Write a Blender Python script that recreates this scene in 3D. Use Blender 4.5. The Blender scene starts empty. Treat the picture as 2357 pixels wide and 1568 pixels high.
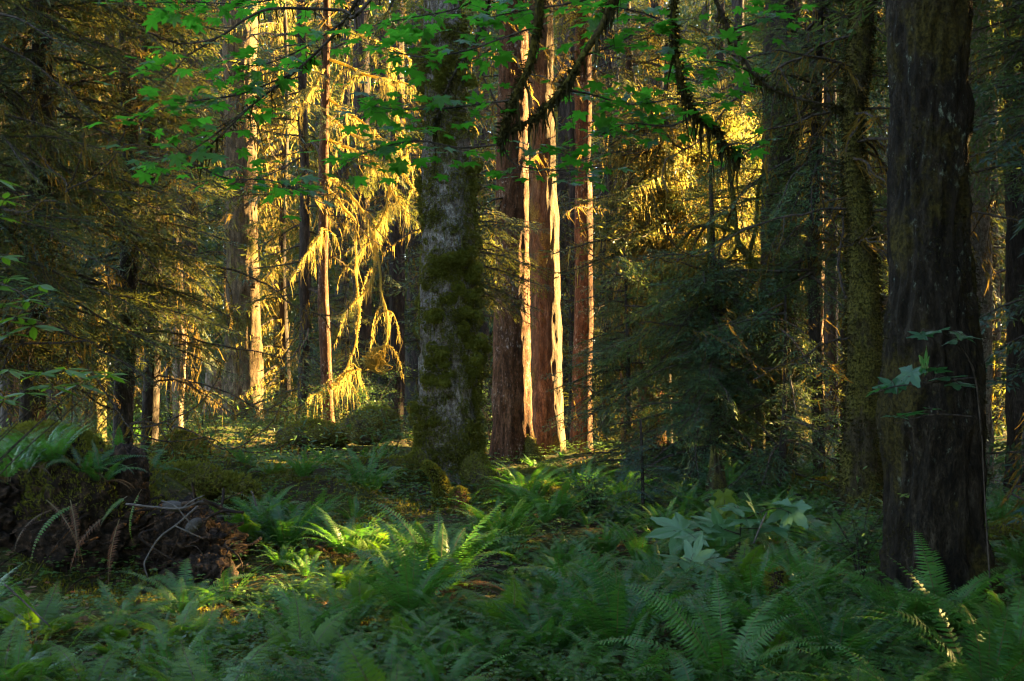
import bpy, math
import numpy as np
from mathutils import Vector

sc = bpy.context.scene
COL = sc.collection
rng = np.random.default_rng(11)
CU, HV, F, ZC = 1178.5, 880.0, 2619.0, 1.55
PI = math.pi

def U(u, v, d):
    return np.array([(u - CU) / F * d, d, ZC - (v - HV) / F * d])

# sun ------------------------------------------------------------------
SAZ, SEL = math.radians(63.0), math.radians(18.0)
SUN = np.array([math.sin(SAZ) * math.cos(SEL), math.cos(SAZ) * math.cos(SEL), math.sin(SEL)])
SP = np.array([-math.cos(SAZ), math.sin(SAZ), 0.0])          # horizontal, across the sun
SQ = np.cross(SP, SUN); SQ = SQ if SQ[2] > 0 else -SQ          # upward, across the sun
def pq(P):
    P = np.atleast_2d(P)
    return np.stack([P @ SP, P @ SQ], 1)

# noise ----------------------------------------------------------------
def _h(ix, iy, iz, seed):
    with np.errstate(over='ignore'):
        n = (ix.astype(np.uint32) * np.uint32(374761393) + iy.astype(np.uint32) * np.uint32(668265263)
             + iz.astype(np.uint32) * np.uint32(2147483647) + np.uint32(seed * 974711 + 13))
        n = (n ^ (n >> np.uint32(13))) * np.uint32(1274126177)
        n = (n ^ (n >> np.uint32(16))) * np.uint32(2246822519)
        n = n ^ (n >> np.uint32(13))
    return (n & np.uint32(0xffffff)).astype(np.float64) / float(0xffffff)

def vnoise(P, seed=0):
    P = np.asarray(P, float)
    i = np.floor(P).astype(np.int64); f = P - i
    f = f * f * (3 - 2 * f)
    out = 0
    for dx in (0, 1):
        for dy in (0, 1):
            for dz in (0, 1):
                w = ((f[:, 0] if dx else 1 - f[:, 0]) * (f[:, 1] if dy else 1 - f[:, 1]) * (f[:, 2] if dz else 1 - f[:, 2]))
                out = out + w * _h(i[:, 0] + dx, i[:, 1] + dy, i[:, 2] + dz, seed)
    return out * 2 - 1

def fbm(P, seed=0, oct=3):
    a, s, o = 1.0, 0.0, 0.0
    P = np.asarray(P, float)
    for k in range(oct):
        o = o + a * vnoise(P * (2 ** k), seed + k); s += a; a *= 0.5
    return o / s

# mesh builder ------------------------------------------------------------
class MB:
    def __init__(s):
        s.V, s.Q, s.T, s.qm, s.tm, s.n = [], [], [], [], [], 0
    def add(s, V, Q=None, T=None, m=0):
        V = np.asarray(V, np.float32).reshape(-1, 3)
        if Q is not None and len(Q):
            s.Q.append(np.asarray(Q, np.int32).reshape(-1, 4) + s.n); s.qm.append(np.full(len(s.Q[-1]), m, np.int32))
        if T is not None and len(T):
            s.T.append(np.asarray(T, np.int32).reshape(-1, 3) + s.n); s.tm.append(np.full(len(s.T[-1]), m, np.int32))
        s.V.append(V); s.n += len(V)
    def arrays(s):
        V = np.concatenate(s.V) if s.V else np.zeros((0, 3), np.float32)
        Q = np.concatenate(s.Q) if s.Q else np.zeros((0, 4), np.int32)
        T = np.concatenate(s.T) if s.T else np.zeros((0, 3), np.int32)
        qm = np.concatenate(s.qm) if s.qm else np.zeros(0, np.int32)
        tm = np.concatenate(s.tm) if s.tm else np.zeros(0, np.int32)
        return V, Q, T, qm, tm
    def addmb(s, arr, R=None, t=None):
        V, Q, T, qm, tm = arr
        if R is not None: V = V @ np.asarray(R, np.float32).T
        if t is not None: V = V + np.asarray(t, np.float32)
        if len(Q): s.Q.append(Q + s.n); s.qm.append(qm)
        if len(T): s.T.append(T + s.n); s.tm.append(tm)
        s.V.append(V.astype(np.float32)); s.n += len(V)
    def mesh(s, name, mats, smooth=False):
        V, Q, T, qm, tm = s.arrays()
        me = bpy.data.meshes.new(name)
        me.vertices.add(len(V)); me.vertices.foreach_set('co', V.ravel())
        me.loops.add(len(Q) * 4 + len(T) * 3)
        me.loops.foreach_set('vertex_index', np.concatenate([Q.ravel(), T.ravel()]).astype(np.int32))
        me.polygons.add(len(Q) + len(T))
        st = np.concatenate([np.arange(len(Q)) * 4, len(Q) * 4 + np.arange(len(T)) * 3]).astype(np.int32)
        me.polygons.foreach_set('loop_start', st)
        for m in (mats if isinstance(mats, (list, tuple)) else [mats]): me.materials.append(m)
        me.polygons.foreach_set('material_index', np.concatenate([qm, tm]).astype(np.int32))
        me.polygons.foreach_set('use_smooth', np.full(len(Q) + len(T), bool(smooth)))
        me.update(calc_edges=True)
        return me
    def obj(s, name, mats, parent=None, smooth=False, loc=None):
        o = bpy.data.objects.new(name, s.mesh(name, mats, smooth)); COL.objects.link(o)
        if parent is not None: o.parent = parent
        if loc is not None: o.location = [float(c) for c in loc]
        return o

def tag(o, label, cat, group=None):
    o['label'] = label; o['category'] = cat
    if group: o['group'] = group
    return o
def thing(name, label, cat, loc=(0, 0, 0), group=None):
    o = bpy.data.objects.new(name, None); COL.objects.link(o)
    o.empty_display_size = 0.2
    o.location = [float(c) for c in loc]
    return tag(o, label, cat, group)
def dup(root, loc, rz, scale=1.0, label=None, group=None):
    r = root.copy(); COL.objects.link(r)
    r.location = [float(c) for c in loc]; r.rotation_euler = (0, 0, rz); r.scale = (scale,) * 3
    if label: r['label'] = label
    if group: r['group'] = group
    for ch in list(root.children):
        c = ch.copy(); COL.objects.link(c); c.parent = r
        for g in list(ch.children):
            e = g.copy(); COL.objects.link(e); e.parent = c
    return r

def unit(a):
    a = np.asarray(a, float)
    return a / np.maximum(np.linalg.norm(a, axis=-1, keepdims=True), 1e-9)

def catmull(P, k=6):
    P = np.asarray(P, float)
    if len(P) < 3:
        t = np.linspace(0, 1, k + 1)[:, None]; return P[0] * (1 - t) + P[-1] * t
    Q = np.vstack([2 * P[0] - P[1], P, 2 * P[-1] - P[-2]])
    out = []
    for i in range(1, len(Q) - 2):
        p0, p1, p2, p3 = Q[i - 1], Q[i], Q[i + 1], Q[i + 2]
        for t in np.arange(k) / k:
            out.append(0.5 * ((2 * p1) + (-p0 + p2) * t + (2 * p0 - 5 * p1 + 4 * p2 - p3) * t * t + (-p0 + 3 * p1 - 3 * p2 + p3) * t ** 3))
    out.append(P[-1])
    return np.array(out)

def frames(path):
    T = unit(np.gradient(path, axis=0))
    ref = np.array([0, 0, 1.0]) if abs(T[len(T) // 2, 2]) < 0.9 else np.array([1.0, 0, 0])
    A = unit(np.cross(T, ref)); B = np.cross(T, A)
    return T, A, B

def tube(mb, path, rad, n=6, m=0, rough=0.0, seed=0):
    path = np.asarray(path, float); rad = np.broadcast_to(np.asarray(rad, float), (len(path),))
    T, A, B = frames(path)
    th = np.arange(n) / n * 2 * PI
    r = np.repeat(rad[:, None], n, 1)
    if rough:
        pp = path[:, None, :] + rad[:, None, None] * (np.cos(th)[None, :, None] * A[:, None] + np.sin(th)[None, :, None] * B[:, None])
        r = r * (1 + rough * fbm(pp.reshape(-1, 3) * (0.5 / max(rad.mean(), 1e-3)), seed, 2).reshape(r.shape))
    V = path[:, None, :] + r[..., None] * (np.cos(th)[None, :, None] * A[:, None] + np.sin(th)[None, :, None] * B[:, None])
    k = len(path)
    i = np.arange(k - 1)[:, None] * n; j = np.arange(n)[None, :]; j2 = (j + 1) % n
    Q = np.stack([i + j, i + j2, i + n + j2, i + n + j], -1).reshape(-1, 4)
    V = V.reshape(-1, 3)
    V = np.vstack([V, path[0], path[-1]])
    a, b = len(V) - 2, len(V) - 1
    jj = np.arange(n)
    T1 = np.stack([np.full(n, a), (jj + 1) % n, jj], 1)
    T2 = np.stack([np.full(n, b), (k - 1) * n + jj, (k - 1) * n + (jj + 1) % n], 1)
    mb.add(V, Q, np.vstack([T1, T2]), m)

def rhombs(mb, P, D, S, L, Wd, m=0, mid=0.42, sag=None):
    P = np.asarray(P, float); n = len(P)
    if n == 0: return
    L = np.broadcast_to(np.asarray(L, float), (n,))[:, None]; Wd = np.broadcast_to(np.asarray(Wd, float), (n,))[:, None]
    tip = P + D * L
    if sag is not None: tip = tip + np.array([0, 0, -1.0]) * (np.broadcast_to(np.asarray(sag, float), (n,))[:, None] * L)
    M = P + D * L * mid
    V = np.stack([P, M + S * Wd / 2, tip, M - S * Wd / 2], 1).reshape(-1, 3)
    mb.add(V, np.arange(4 * n).reshape(-1, 4), None, m)

def ribbon(mb, path, wd, side, m=0):
    """a thin strip along a path"""
    path = np.asarray(path); k = len(path)
    w = np.broadcast_to(np.asarray(wd, float), (k,))[:, None] / 2
    V = np.stack([path - side * w, path + side * w], 1).reshape(-1, 3)
    i = np.arange(k - 1) * 2
    mb.add(V, np.stack([i, i + 1, i + 3, i + 2], 1), None, m)

def strands(mb, P, L, Wd, r, m=0, sway=0.12, nseg=3):
    """hanging moss strands: P (N,3) tops, L lengths"""
    P = np.asarray(P, float); n = len(P)
    if n == 0: return
    L = np.broadcast_to(L, (n,)); Wd = np.broadcast_to(Wd, (n,))
    a = r.uniform(0, 2 * PI, n); S = np.stack([np.cos(a), np.sin(a), 0 * a], 1)
    pts = [P]
    off = np.zeros((n, 3))
    for k in range(1, nseg + 1):
        off = off + r.normal(0, sway, (n, 3)) * (L / nseg)[:, None] + np.stack([0 * L, 0 * L, -L / nseg], 1)
        pts.append(P + off)
    prof = [0.8, 1.0, 0.6, 0.08] if nseg == 3 else [1.0, 0.7, 0.08]
    V = []
    for k, p in enumerate(pts):
        w = (Wd * prof[k] / 2)[:, None]
        V += [p - S * w, p + S * w]
    V = np.stack(V, 1); c = V.shape[1]
    base = np.arange(n)[:, None] * c
    Q = np.concatenate([np.stack([base[:, 0] + 2 * k, base[:, 0] + 2 * k + 1, base[:, 0] + 2 * k + 3, base[:, 0] + 2 * k + 2], 1) for k in range(nseg)])
    mb.add(V.reshape(-1, 3), Q, None, m)

def stamp(mb, tv, tt, P, D, N, scale, m=0, tq=None):
    """copies of a small template (x along D, z along N)"""
    P = np.asarray(P, float); n = len(P)
    if n == 0: return
    D = unit(D); S = unit(np.cross(N, D)); N = np.cross(D, S)
    sc_ = np.broadcast_to(np.asarray(scale, float), (n,))[:, None, None]
    V = P[:, None, :] + sc_ * (tv[None, :, 0:1] * D[:, None] + tv[None, :, 1:2] * S[:, None] + tv[None, :, 2:3] * N[:, None])
    k = len(tv)
    T = (np.arange(n)[:, None, None] * k + tt[None]).reshape(-1, 3) if tt is not None else None
    Q = (np.arange(n)[:, None, None] * k + tq[None]).reshape(-1, 4) if tq is not None else None
    mb.add(V.reshape(-1, 3), Q, T, m)

def rdir(r, n, up=0.0):
    v = r.normal(0, 1, (n, 3)); v[:, 2] += up
    return unit(v)

# materials ------------------------------------------------------------------
def nt(name):
    m = bpy.data.materials.new(name); m.use_nodes = True
    t = m.node_tree; t.nodes.clear()
    o = t.nodes.new('ShaderNodeOutputMaterial')
    return m, t, o
def ramp(t, fac, stops):
    r = t.nodes.new('ShaderNodeValToRGB')
    e = r.color_ramp.elements
    e[0].position, e[0].color = stops[0][0], (*stops[0][1], 1)
    e[1].position, e[1].color = stops[-1][0], (*stops[-1][1], 1)
    for p, c in stops[1:-1]:
        x = e.new(p); x.color = (*c, 1)
    t.links.new(fac, r.inputs['Fac'])
    return r.outputs['Color']
def noise_node(t, scale, detail=4, rough=0.6, stretch=None, coord='Object'):
    tc = t.nodes.new('ShaderNodeTexCoord')
    n = t.nodes.new('ShaderNodeTexNoise'); n.inputs['Scale'].default_value = scale
    n.inputs['Detail'].default_value = detail; n.inputs['Roughness'].default_value = rough
    src = tc.outputs[coord]
    if stretch:
        mp = t.nodes.new('ShaderNodeMapping'); mp.inputs['Scale'].default_value = stretch
        t.links.new(src, mp.inputs['Vector']); src = mp.outputs['Vector']
    t.links.new(src, n.inputs['Vector'])
    return n.outputs['Fac']
def mixc(t, fac, a, b):
    x = t.nodes.new('ShaderNodeMix'); x.data_type = 'RGBA'
    if isinstance(fac, (int, float)): x.inputs[0].default_value = fac
    else: t.links.new(fac, x.inputs[0])
    for s, c in ((x.inputs[6], a), (x.inputs[7], b)):
        if isinstance(c, tuple): s.default_value = (*c, 1)
        else: t.links.new(c, s)
    return x.outputs[2]
def math_node(t, op, a, b):
    x = t.nodes.new('ShaderNodeMath'); x.operation = op
    for s, c in ((x.inputs[0], a), (x.inputs[1], b)):
        if isinstance(c, (int, float)): s.default_value = c
        else: t.links.new(c, s)
    return x.outputs[0]

def leaf_mat(name, c0, c1, tr, trans=0.4, rough=0.45, spec=0.4, objvar=0.5):
    """c0..c1 reflect colour range, tr translucent colour"""
    m, t, o = nt(name)
    g = t.nodes.new('ShaderNodeNewGeometry'); oi = t.nodes.new('ShaderNodeObjectInfo')
    f = math_node(t, 'ADD', math_node(t, 'MULTIPLY', g.outputs['Random Per Island'], 1 - objvar), math_node(t, 'MULTIPLY', oi.outputs['Random'], objvar))
    c = mixc(t, f, c0, c1)
    p = t.nodes.new('ShaderNodeBsdfPrincipled'); t.links.new(c, p.inputs['Base Color'])
    p.inputs['Roughness'].default_value = rough; p.inputs['Specular IOR Level'].default_value = spec
    tl = t.nodes.new('ShaderNodeBsdfTranslucent')
    tc = mixc(t, 0.25, tr, c); t.links.new(tc, tl.inputs['Color'])
    mx = t.nodes.new('ShaderNodeMixShader'); mx.inputs[0].default_value = trans
    t.links.new(p.outputs[0], mx.inputs[1]); t.links.new(tl.outputs[0], mx.inputs[2])
    t.links.new(mx.outputs[0], o.inputs['Surface'])
    return m

def bark_mat(name, stops, moss=0.0, mosscol=(0.055, 0.055, 0.012), scale=9.0, stretch=(1, 1, 0.22), bump=0.9, lich=None, mscale=2.2):
    m, t, o = nt(name)
    n1 = noise_node(t, scale, 8, 0.72, stretch)
    nf = noise_node(t, scale * 4.5, 4, 0.7, (1, 1, stretch[2] * 1.6))
    h = math_node(t, 'ADD', math_node(t, 'MULTIPLY', n1, 0.62), math_node(t, 'MULTIPLY', nf, 0.38))
    c = ramp(t, h, [(0.5 + (p - 0.5) * 0.42, q) for p, q in stops])
    nl = noise_node(t, 1.1, 3, 0.6)
    c = mixc(t, ramp(t, nl, [(0.35, (0, 0, 0)), (0.65, (0.55, 0.55, 0.55))]), c, tuple(0.45 * x for x in stops[1][1]))
    if lich:
        n3 = noise_node(t, lich[1], 6, 0.75, (1, 1, 0.6)); n5 = noise_node(t, 1.7, 2, 0.5)
        g = math_node(t, 'ADD', math_node(t, 'MULTIPLY', n3, 0.72), math_node(t, 'MULTIPLY', n5, 0.28))
        f3 = ramp(t, g, [(lich[2], (0, 0, 0)), (lich[2] + 0.06, (1, 1, 1))])
        c = mixc(t, f3, c, lich[0])
    if moss > 0:
        n2 = noise_node(t, mscale, 7, 0.7, (1, 1, 0.6))
        f = ramp(t, n2, [(0.66 - 0.30 * moss, (0, 0, 0)), (0.72 - 0.26 * moss, (1, 1, 1))])
        n4 = noise_node(t, 45, 4, 0.7)
        mc = ramp(t, n4, [(0.38, tuple(x * 0.3 for x in mosscol)), (0.62, tuple(x * 1.8 for x in mosscol))])
        c = mixc(t, f, c, mc)
    p = t.nodes.new('ShaderNodeBsdfPrincipled'); t.links.new(c, p.inputs['Base Color'])
    p.inputs['Roughness'].default_value = 0.9; p.inputs['Specular IOR Level'].default_value = 0.15
    b = t.nodes.new('ShaderNodeBump'); b.inputs['Strength'].default_value = bump; b.inputs['Distance'].default_value = 0.06
    t.links.new(h, b.inputs['Height']); t.links.new(b.outputs[0], p.inputs['Normal'])
    t.links.new(p.outputs[0], o.inputs['Surface'])
    return m

def rough_mat(name, stops, scale, bump=0.5, rough=0.95, detail=6):
    m, t, o = nt(name)
    n1 = noise_node(t, scale, detail, 0.7)
    c = ramp(t, n1, stops)
    p = t.nodes.new('ShaderNodeBsdfPrincipled'); t.links.new(c, p.inputs['Base Color'])
    p.inputs['Roughness'].default_value = rough; p.inputs['Specular IOR Level'].default_value = 0.2
    b = t.nodes.new('ShaderNodeBump'); b.inputs['Strength'].default_value = bump; b.inputs['Distance'].default_value = 0.03
    t.links.new(n1, b.inputs['Height']); t.links.new(b.outputs[0], p.inputs['Normal'])
    t.links.new(p.outputs[0], o.inputs['Surface'])
    return m

M = {}
M['spruce_bark'] = bark_mat('scaly grey bark', [(0.25, (0.03, 0.022, 0.018)), (0.5, (0.19, 0.15, 0.125)), (0.75, (0.44, 0.38, 0.335))], 0.30, scale=20, stretch=(1, 1, 0.5), lich=((0.36, 0.35, 0.33), 42, 0.55))
M['red_bark'] = bark_mat('red brown bark', [(0.3, (0.018, 0.007, 0.003)), (0.55, (0.095, 0.038, 0.016)), (0.8, (0.20, 0.10, 0.05))], 0.12, (0.08, 0.05, 0.012), scale=15, stretch=(1, 1, 0.25), lich=((0.28, 0.22, 0.18), 26, 0.56))
M['brown_bark'] = bark_mat('brown bark', [(0.3, (0.03, 0.020, 0.012)), (0.55, (0.10, 0.066, 0.036)), (0.8, (0.24, 0.165, 0.10))], 0.36, (0.10, 0.08, 0.018), scale=15, stretch=(1, 1, 0.22))
M['dark_bark'] = bark_mat('dark bark', [(0.3, (0.012, 0.009, 0.008)), (0.55, (0.045, 0.034, 0.028)), (0.8, (0.10, 0.08, 0.065))], 0.25, scale=13, stretch=(1, 1, 0.2))
M['maple_bark'] = bark_mat('mossy furrowed bark', [(0.3, (0.004, 0.003, 0.002)), (0.55, (0.020, 0.014, 0.009)), (0.8, (0.062, 0.048, 0.034))], 0.5, (0.034, 0.026, 0.006), scale=17, stretch=(1, 1, 0.28), lich=((0.13, 0.15, 0.115), 19, 0.585))
M['moss_bark'] = bark_mat('moss covered bark', [(0.3, (0.015, 0.011, 0.007)), (0.6, (0.06, 0.045, 0.025)), (0.8, (0.1, 0.08, 0.05))], 0.8, (0.075, 0.065, 0.014), scale=14)
M['dead_wood'] = bark_mat('bleached dead wood', [(0.3, (0.06, 0.04, 0.03)), (0.55, (0.20, 0.14, 0.10)), (0.8, (0.36, 0.28, 0.22))], 0, scale=14, stretch=(1, 1, 0.1))
M['red_wood'] = bark_mat('rotten red wood', [(0.3, (0.04, 0.012, 0.006)), (0.55, (0.16, 0.055, 0.025)), (0.8, (0.28, 0.13, 0.06))], 0.15, scale=16, stretch=(1, 1, 0.1))
M['twig'] = rough_mat('thin twig bark', [(0.4, (0.02, 0.015, 0.011)), (0.6, (0.075, 0.058, 0.048))], 20, 0.2)
M['stick'] = rough_mat('pale dry stick', [(0.3, (0.03, 0.025, 0.022)), (0.65, (0.12, 0.10, 0.09))], 14, 0.3)
M['earth'] = rough_mat('dark crumbly earth', [(0.36, (0.005, 0.003, 0.002)), (0.52, (0.022, 0.013, 0.008)), (0.66, (0.085, 0.05, 0.032))], 16, 1.0)
M['rock'] = rough_mat('grey brown rock', [(0.3, (0.02, 0.017, 0.015)), (0.62, (0.07, 0.058, 0.052))], 10, 0.5, 0.8)
M['moss'] = leaf_mat('moss', (0.065, 0.075, 0.010), (0.17, 0.165, 0.025), (0.22, 0.20, 0.02), 0.35, 0.8, 0.1, 0.0)
M['dark_moss'] = leaf_mat('olive moss', (0.050, 0.056, 0.009), (0.17, 0.16, 0.026), (0.11, 0.09, 0.018), 0.3, 0.8, 0.1, 0.0)
M['sunlit_moss'] = leaf_mat('sun-brightened moss', (0.16, 0.12, 0.03), (0.36, 0.28, 0.075), (0.55, 0.42, 0.10), 0.5, 0.8, 0.1, 0.0)  # hanging moss in a lighter copy, its sunlit glow put into the colour
M['black_moss'] = leaf_mat('very dark moss', (0.012, 0.012, 0.004), (0.04, 0.034, 0.009), (0.05, 0.04, 0.008), 0.25, 0.8, 0.1, 0.0)  # moss in a much darker tone
M['hang_moss'] = leaf_mat('hanging moss', (0.06, 0.042, 0.010), (0.14, 0.10, 0.022), (0.30, 0.19, 0.035), 0.45, 0.8, 0.1, 0.0)
M['hemlock'] = leaf_mat('hemlock needles', (0.011, 0.036, 0.015), (0.036, 0.072, 0.024), (0.20, 0.20, 0.028), 0.38, 0.5, 0.35, 0.3)
M['bright_hemlock'] = leaf_mat('brightened hemlock needles', (0.020, 0.062, 0.030), (0.060, 0.125, 0.050), (0.18, 0.24, 0.04), 0.38, 0.5, 0.35, 0.3)  # needles lightened to make up for skylight cut off by upper crowns
M['spruce'] = leaf_mat('blue spruce needles', (0.014, 0.042, 0.032), (0.035, 0.072, 0.048), (0.14, 0.19, 0.05), 0.3, 0.5, 0.35, 0.3)
M['fern'] = leaf_mat('sword fern fronds', (0.010, 0.055, 0.012), (0.085, 0.195, 0.034), (0.09, 0.28, 0.015), 0.36, 0.38, 0.34, 0.6)
M['fern_bright'] = leaf_mat('fresh fern fronds', (0.030, 0.095, 0.008), (0.11, 0.20, 0.018), (0.17, 0.34, 0.012), 0.45, 0.40, 0.4, 0.5)
M['fern_dead'] = leaf_mat('dead fern fronds', (0.03, 0.014, 0.007), (0.10, 0.048, 0.024), (0.14, 0.06, 0.02), 0.3, 0.7, 0.2, 0.2)
M['fern_stem'] = leaf_mat('fern stalks', (0.07, 0.05, 0.02), (0.12, 0.09, 0.03), (0.2, 0.12, 0.03), 0.25, 0.5, 0.4, 0.2)
M['maple_leaf'] = leaf_mat('green maple leaves', (0.018, 0.070, 0.012), (0.06, 0.14, 0.02), (0.09, 0.42, 0.02), 0.55, 0.4, 0.4, 0.0)
M['pale_leaf'] = leaf_mat('yellow green maple leaves', (0.08, 0.13, 0.02), (0.14, 0.18, 0.035), (0.25, 0.35, 0.03), 0.45, 0.5, 0.3, 0.1)
M['blue_leaf'] = leaf_mat('cool green leaves', (0.025, 0.085, 0.035), (0.05, 0.12, 0.05), (0.06, 0.25, 0.04), 0.4, 0.35, 0.6, 0.1)
M['club_leaf'] = leaf_mat('broad spiny leaves', (0.06, 0.15, 0.06), (0.10, 0.20, 0.085), (0.14, 0.30, 0.06), 0.4, 0.4, 0.5, 0.1)
M['shrub_leaf'] = leaf_mat('small shrub leaves', (0.022, 0.065, 0.022), (0.05, 0.11, 0.035), (0.12, 0.20, 0.03), 0.4, 0.45, 0.4, 0.2)
M['cover_leaf'] = leaf_mat('ground cover leaves', (0.010, 0.038, 0.008), (0.070, 0.14, 0.022), (0.14, 0.26, 0.03), 0.4, 0.5, 0.35, 0.0)
M['litter'] = leaf_mat('fallen leaf litter', (0.07, 0.035, 0.018), (0.22, 0.13, 0.08), (0.2, 0.1, 0.04), 0.2, 0.7, 0.2, 0.0)

def ground_mat():
    m, t, o = nt('forest floor')
    n1 = noise_node(t, 0.9, 6, 0.65); n2 = noise_node(t, 22, 6, 0.7); n3 = noise_node(t, 7, 4, 0.6)
    duff = ramp(t, n2, [(0.3, (0.010, 0.007, 0.005)), (0.55, (0.045, 0.030, 0.018)), (0.8, (0.13, 0.085, 0.055))])
    mo = ramp(t, n2, [(0.3, (0.016, 0.022, 0.005)), (0.55, (0.05, 0.055, 0.012)), (0.8, (0.10, 0.10, 0.02))])
    f = ramp(t, math_node(t, 'ADD', math_node(t, 'MULTIPLY', n1, 0.7), math_node(t, 'MULTIPLY', n3, 0.3)), [(0.42, (0, 0, 0)), (0.54, (1, 1, 1))])
    c = mixc(t, f, duff, mo)
    p = t.nodes.new('ShaderNodeBsdfPrincipled'); t.links.new(c, p.inputs['Base Color'])
    p.inputs['Roughness'].default_value = 0.95; p.inputs['Specular IOR Level'].default_value = 0.1
    b = t.nodes.new('ShaderNodeBump'); b.inputs['Strength'].default_value = 0.8; b.inputs['Distance'].default_value = 0.05
    t.links.new(n2, b.inputs['Height']); t.links.new(b.outputs[0], p.inputs['Normal'])
    t.links.new(p.outputs[0], o.inputs['Surface'])
    return m
M['ground'] = ground_mat()

# terrain ---------------------------------------------------------------------
MOUNDS = [(-5.5, 23, 0.62, 5.0, 6.0), (-4.4, 15.8, 0.42, 1.0, 1.1), (-3.3, 12.4, 0.62, 0.8, 0.8), (-2.3, 13.3, 0.45, 0.8, 0.7),
          (-2.0, 11.9, 0.42, 0.7, 0.5), (-1.5, 12.9, 0.25, 0.8, 0.7), (-3.3, 10.0, 0.75, 0.9, 0.75), (-4.6, 9.6, 0.72, 1.1, 1.1), (-0.75, 14.2, 0.42, 0.9, 0.8), (0.35, 13.0, 0.16, 0.8, 0.6),
          (-0.4, 9.4, 0.12, 0.6, 0.5), (0.6, 20.2, 0.15, 1.6, 1.2), (3.5, 19, 0.12, 3, 3), (9, 24, 0.3, 4, 5)]
def zg(x, y):
    x = np.asarray(x, float); y = np.asarray(y, float)
    z = 0.0 * x
    for (cx, cy, h, sx, sy) in MOUNDS:
        z = z + h * np.exp(-((x - cx) / sx) ** 2 - ((y - cy) / sy) ** 2)
    P = np.stack([x.ravel(), y.ravel(), 0 * x.ravel()], 1)
    z = z + (0.16 * fbm(P * 0.35, 3, 2) + 0.07 * fbm(P * 1.1, 5, 2)).reshape(x.shape) * np.clip(y / 6, 0.2, 1).reshape(x.shape)
    far = np.clip((np.hypot(x, y) - 45) / 80, 0, 1)
    return z * (1 - 0.5 * far) + 1.2 * far * fbm(P * 0.03, 9, 2).reshape(x.shape)

def build_ground():
    mb = MB()
    def warp(a, k, L): return np.sign(a) * (np.abs(a) ** k) * L
    n = 340
    gx = warp(np.linspace(-1, 1, n), 2.2, 150.0)
    gy = warp(np.linspace(-0.62, 1, n), 2.2, 170.0) + 6
    X, Y = np.meshgrid(gx, gy)
    Z = zg(X, Y)
    V = np.stack([X, Y, Z], -1).reshape(-1, 3)
    i = np.arange(n - 1)[:, None] * n; j = np.arange(n - 1)[None]
    Q = np.stack([i + j, i + j + 1, i + n + j + 1, i + n + j], -1).reshape(-1, 4)
    mb.add(V, Q)
    o = mb.obj('forest_floor', M['ground'], smooth=True)
    o['kind'] = 'structure'
build_ground()

# sun beams kept clear in the crowns of the trees to the right ---------------------------------
BEAMS = []
def beam(a, b, r, ahead=0.5): BEAMS.append((pq(a)[0], pq(b)[0], r, max(a @ SUN, b @ SUN) + ahead))
beam(U(588, 740, 27), U(600, 1000, 27), 0.55); beam(U(580, 520, 27), U(580, 640, 27), 0.25); beam(U(575, 60, 27), U(576, 330, 27), 0.3)
beam(U(1206, 430, 20), U(1206, 840, 20), 0.22); beam(U(1206, 150, 20), U(1208, 320, 20), 0.2); beam(U(1236, 1060, 20), U(1300, 1110, 19.4), 0.25)
beam(U(1280, 540, 21), U(1302, 1060, 21), 0.28)
beam(U(752, 60, 22), U(762, 950, 22), 0.35); beam(U(820, 60, 21.5), U(840, 420, 21.5), 0.75, 1.2); beam(U(850, 450, 21.3), U(830, 830, 21.3), 0.75, 0.7)
beam(U(1165, 480, 16.2), U(1170, 560, 16.2), 0.5, 1.2); beam(U(1420, 500, 19), U(1720, 500, 19), 1.0, 2.6); beam(U(1560, 480, 27), U(1800, 500, 27), 1.2, 3.0)
beam(U(1068, 1130, 12.2), U(1075, 1230, 12.2), 0.32); beam(U(960, 1340, 8), U(1060, 1320, 8), 0.18); beam(U(520, 1395, 8), U(545, 1380, 8), 0.12)
beam(U(560, 1075, 16), U(560, 1060, 16), 0.12); beam(U(480, 600, 19.5), U(500, 760, 19.5), 0.5)
beam(U(720, 1230, 9.5), U(700, 1300, 9), 0.08); beam(U(1280, 1160, 14), U(1330, 1180, 14), 0.12)
beam(U(1970, 1150, 15), U(2010, 1155, 15), 0.12)
def in_beam(P, pad=0.0):
    X = pq(P); hit = np.zeros(len(X), bool)
    along = np.atleast_2d(P) @ SUN
    for a, b, r, s0 in BEAMS:
        ab = b - a; t = np.clip(((X - a) @ ab) / max(ab @ ab, 1e-9), 0, 1)
        hit |= (np.linalg.norm(X - (a + t[:, None] * ab), axis=1) < r + pad) & (along > s0)
    return hit

def sun_gap(P, pad=0.0, thr=0.0, p0=23.0):
    """gaps in the canopy toward the sun: the measured beams, and irregular openings toward the back of the wood"""
    X = pq(P); h = in_beam(P, pad)
    nz = fbm(np.stack([X[:, 0] * 0.42, X[:, 1] * 0.30, 0 * X[:, 0]], 1), 17, 3)
    return h | ((X[:, 0] > p0) & (nz > thr))

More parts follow.
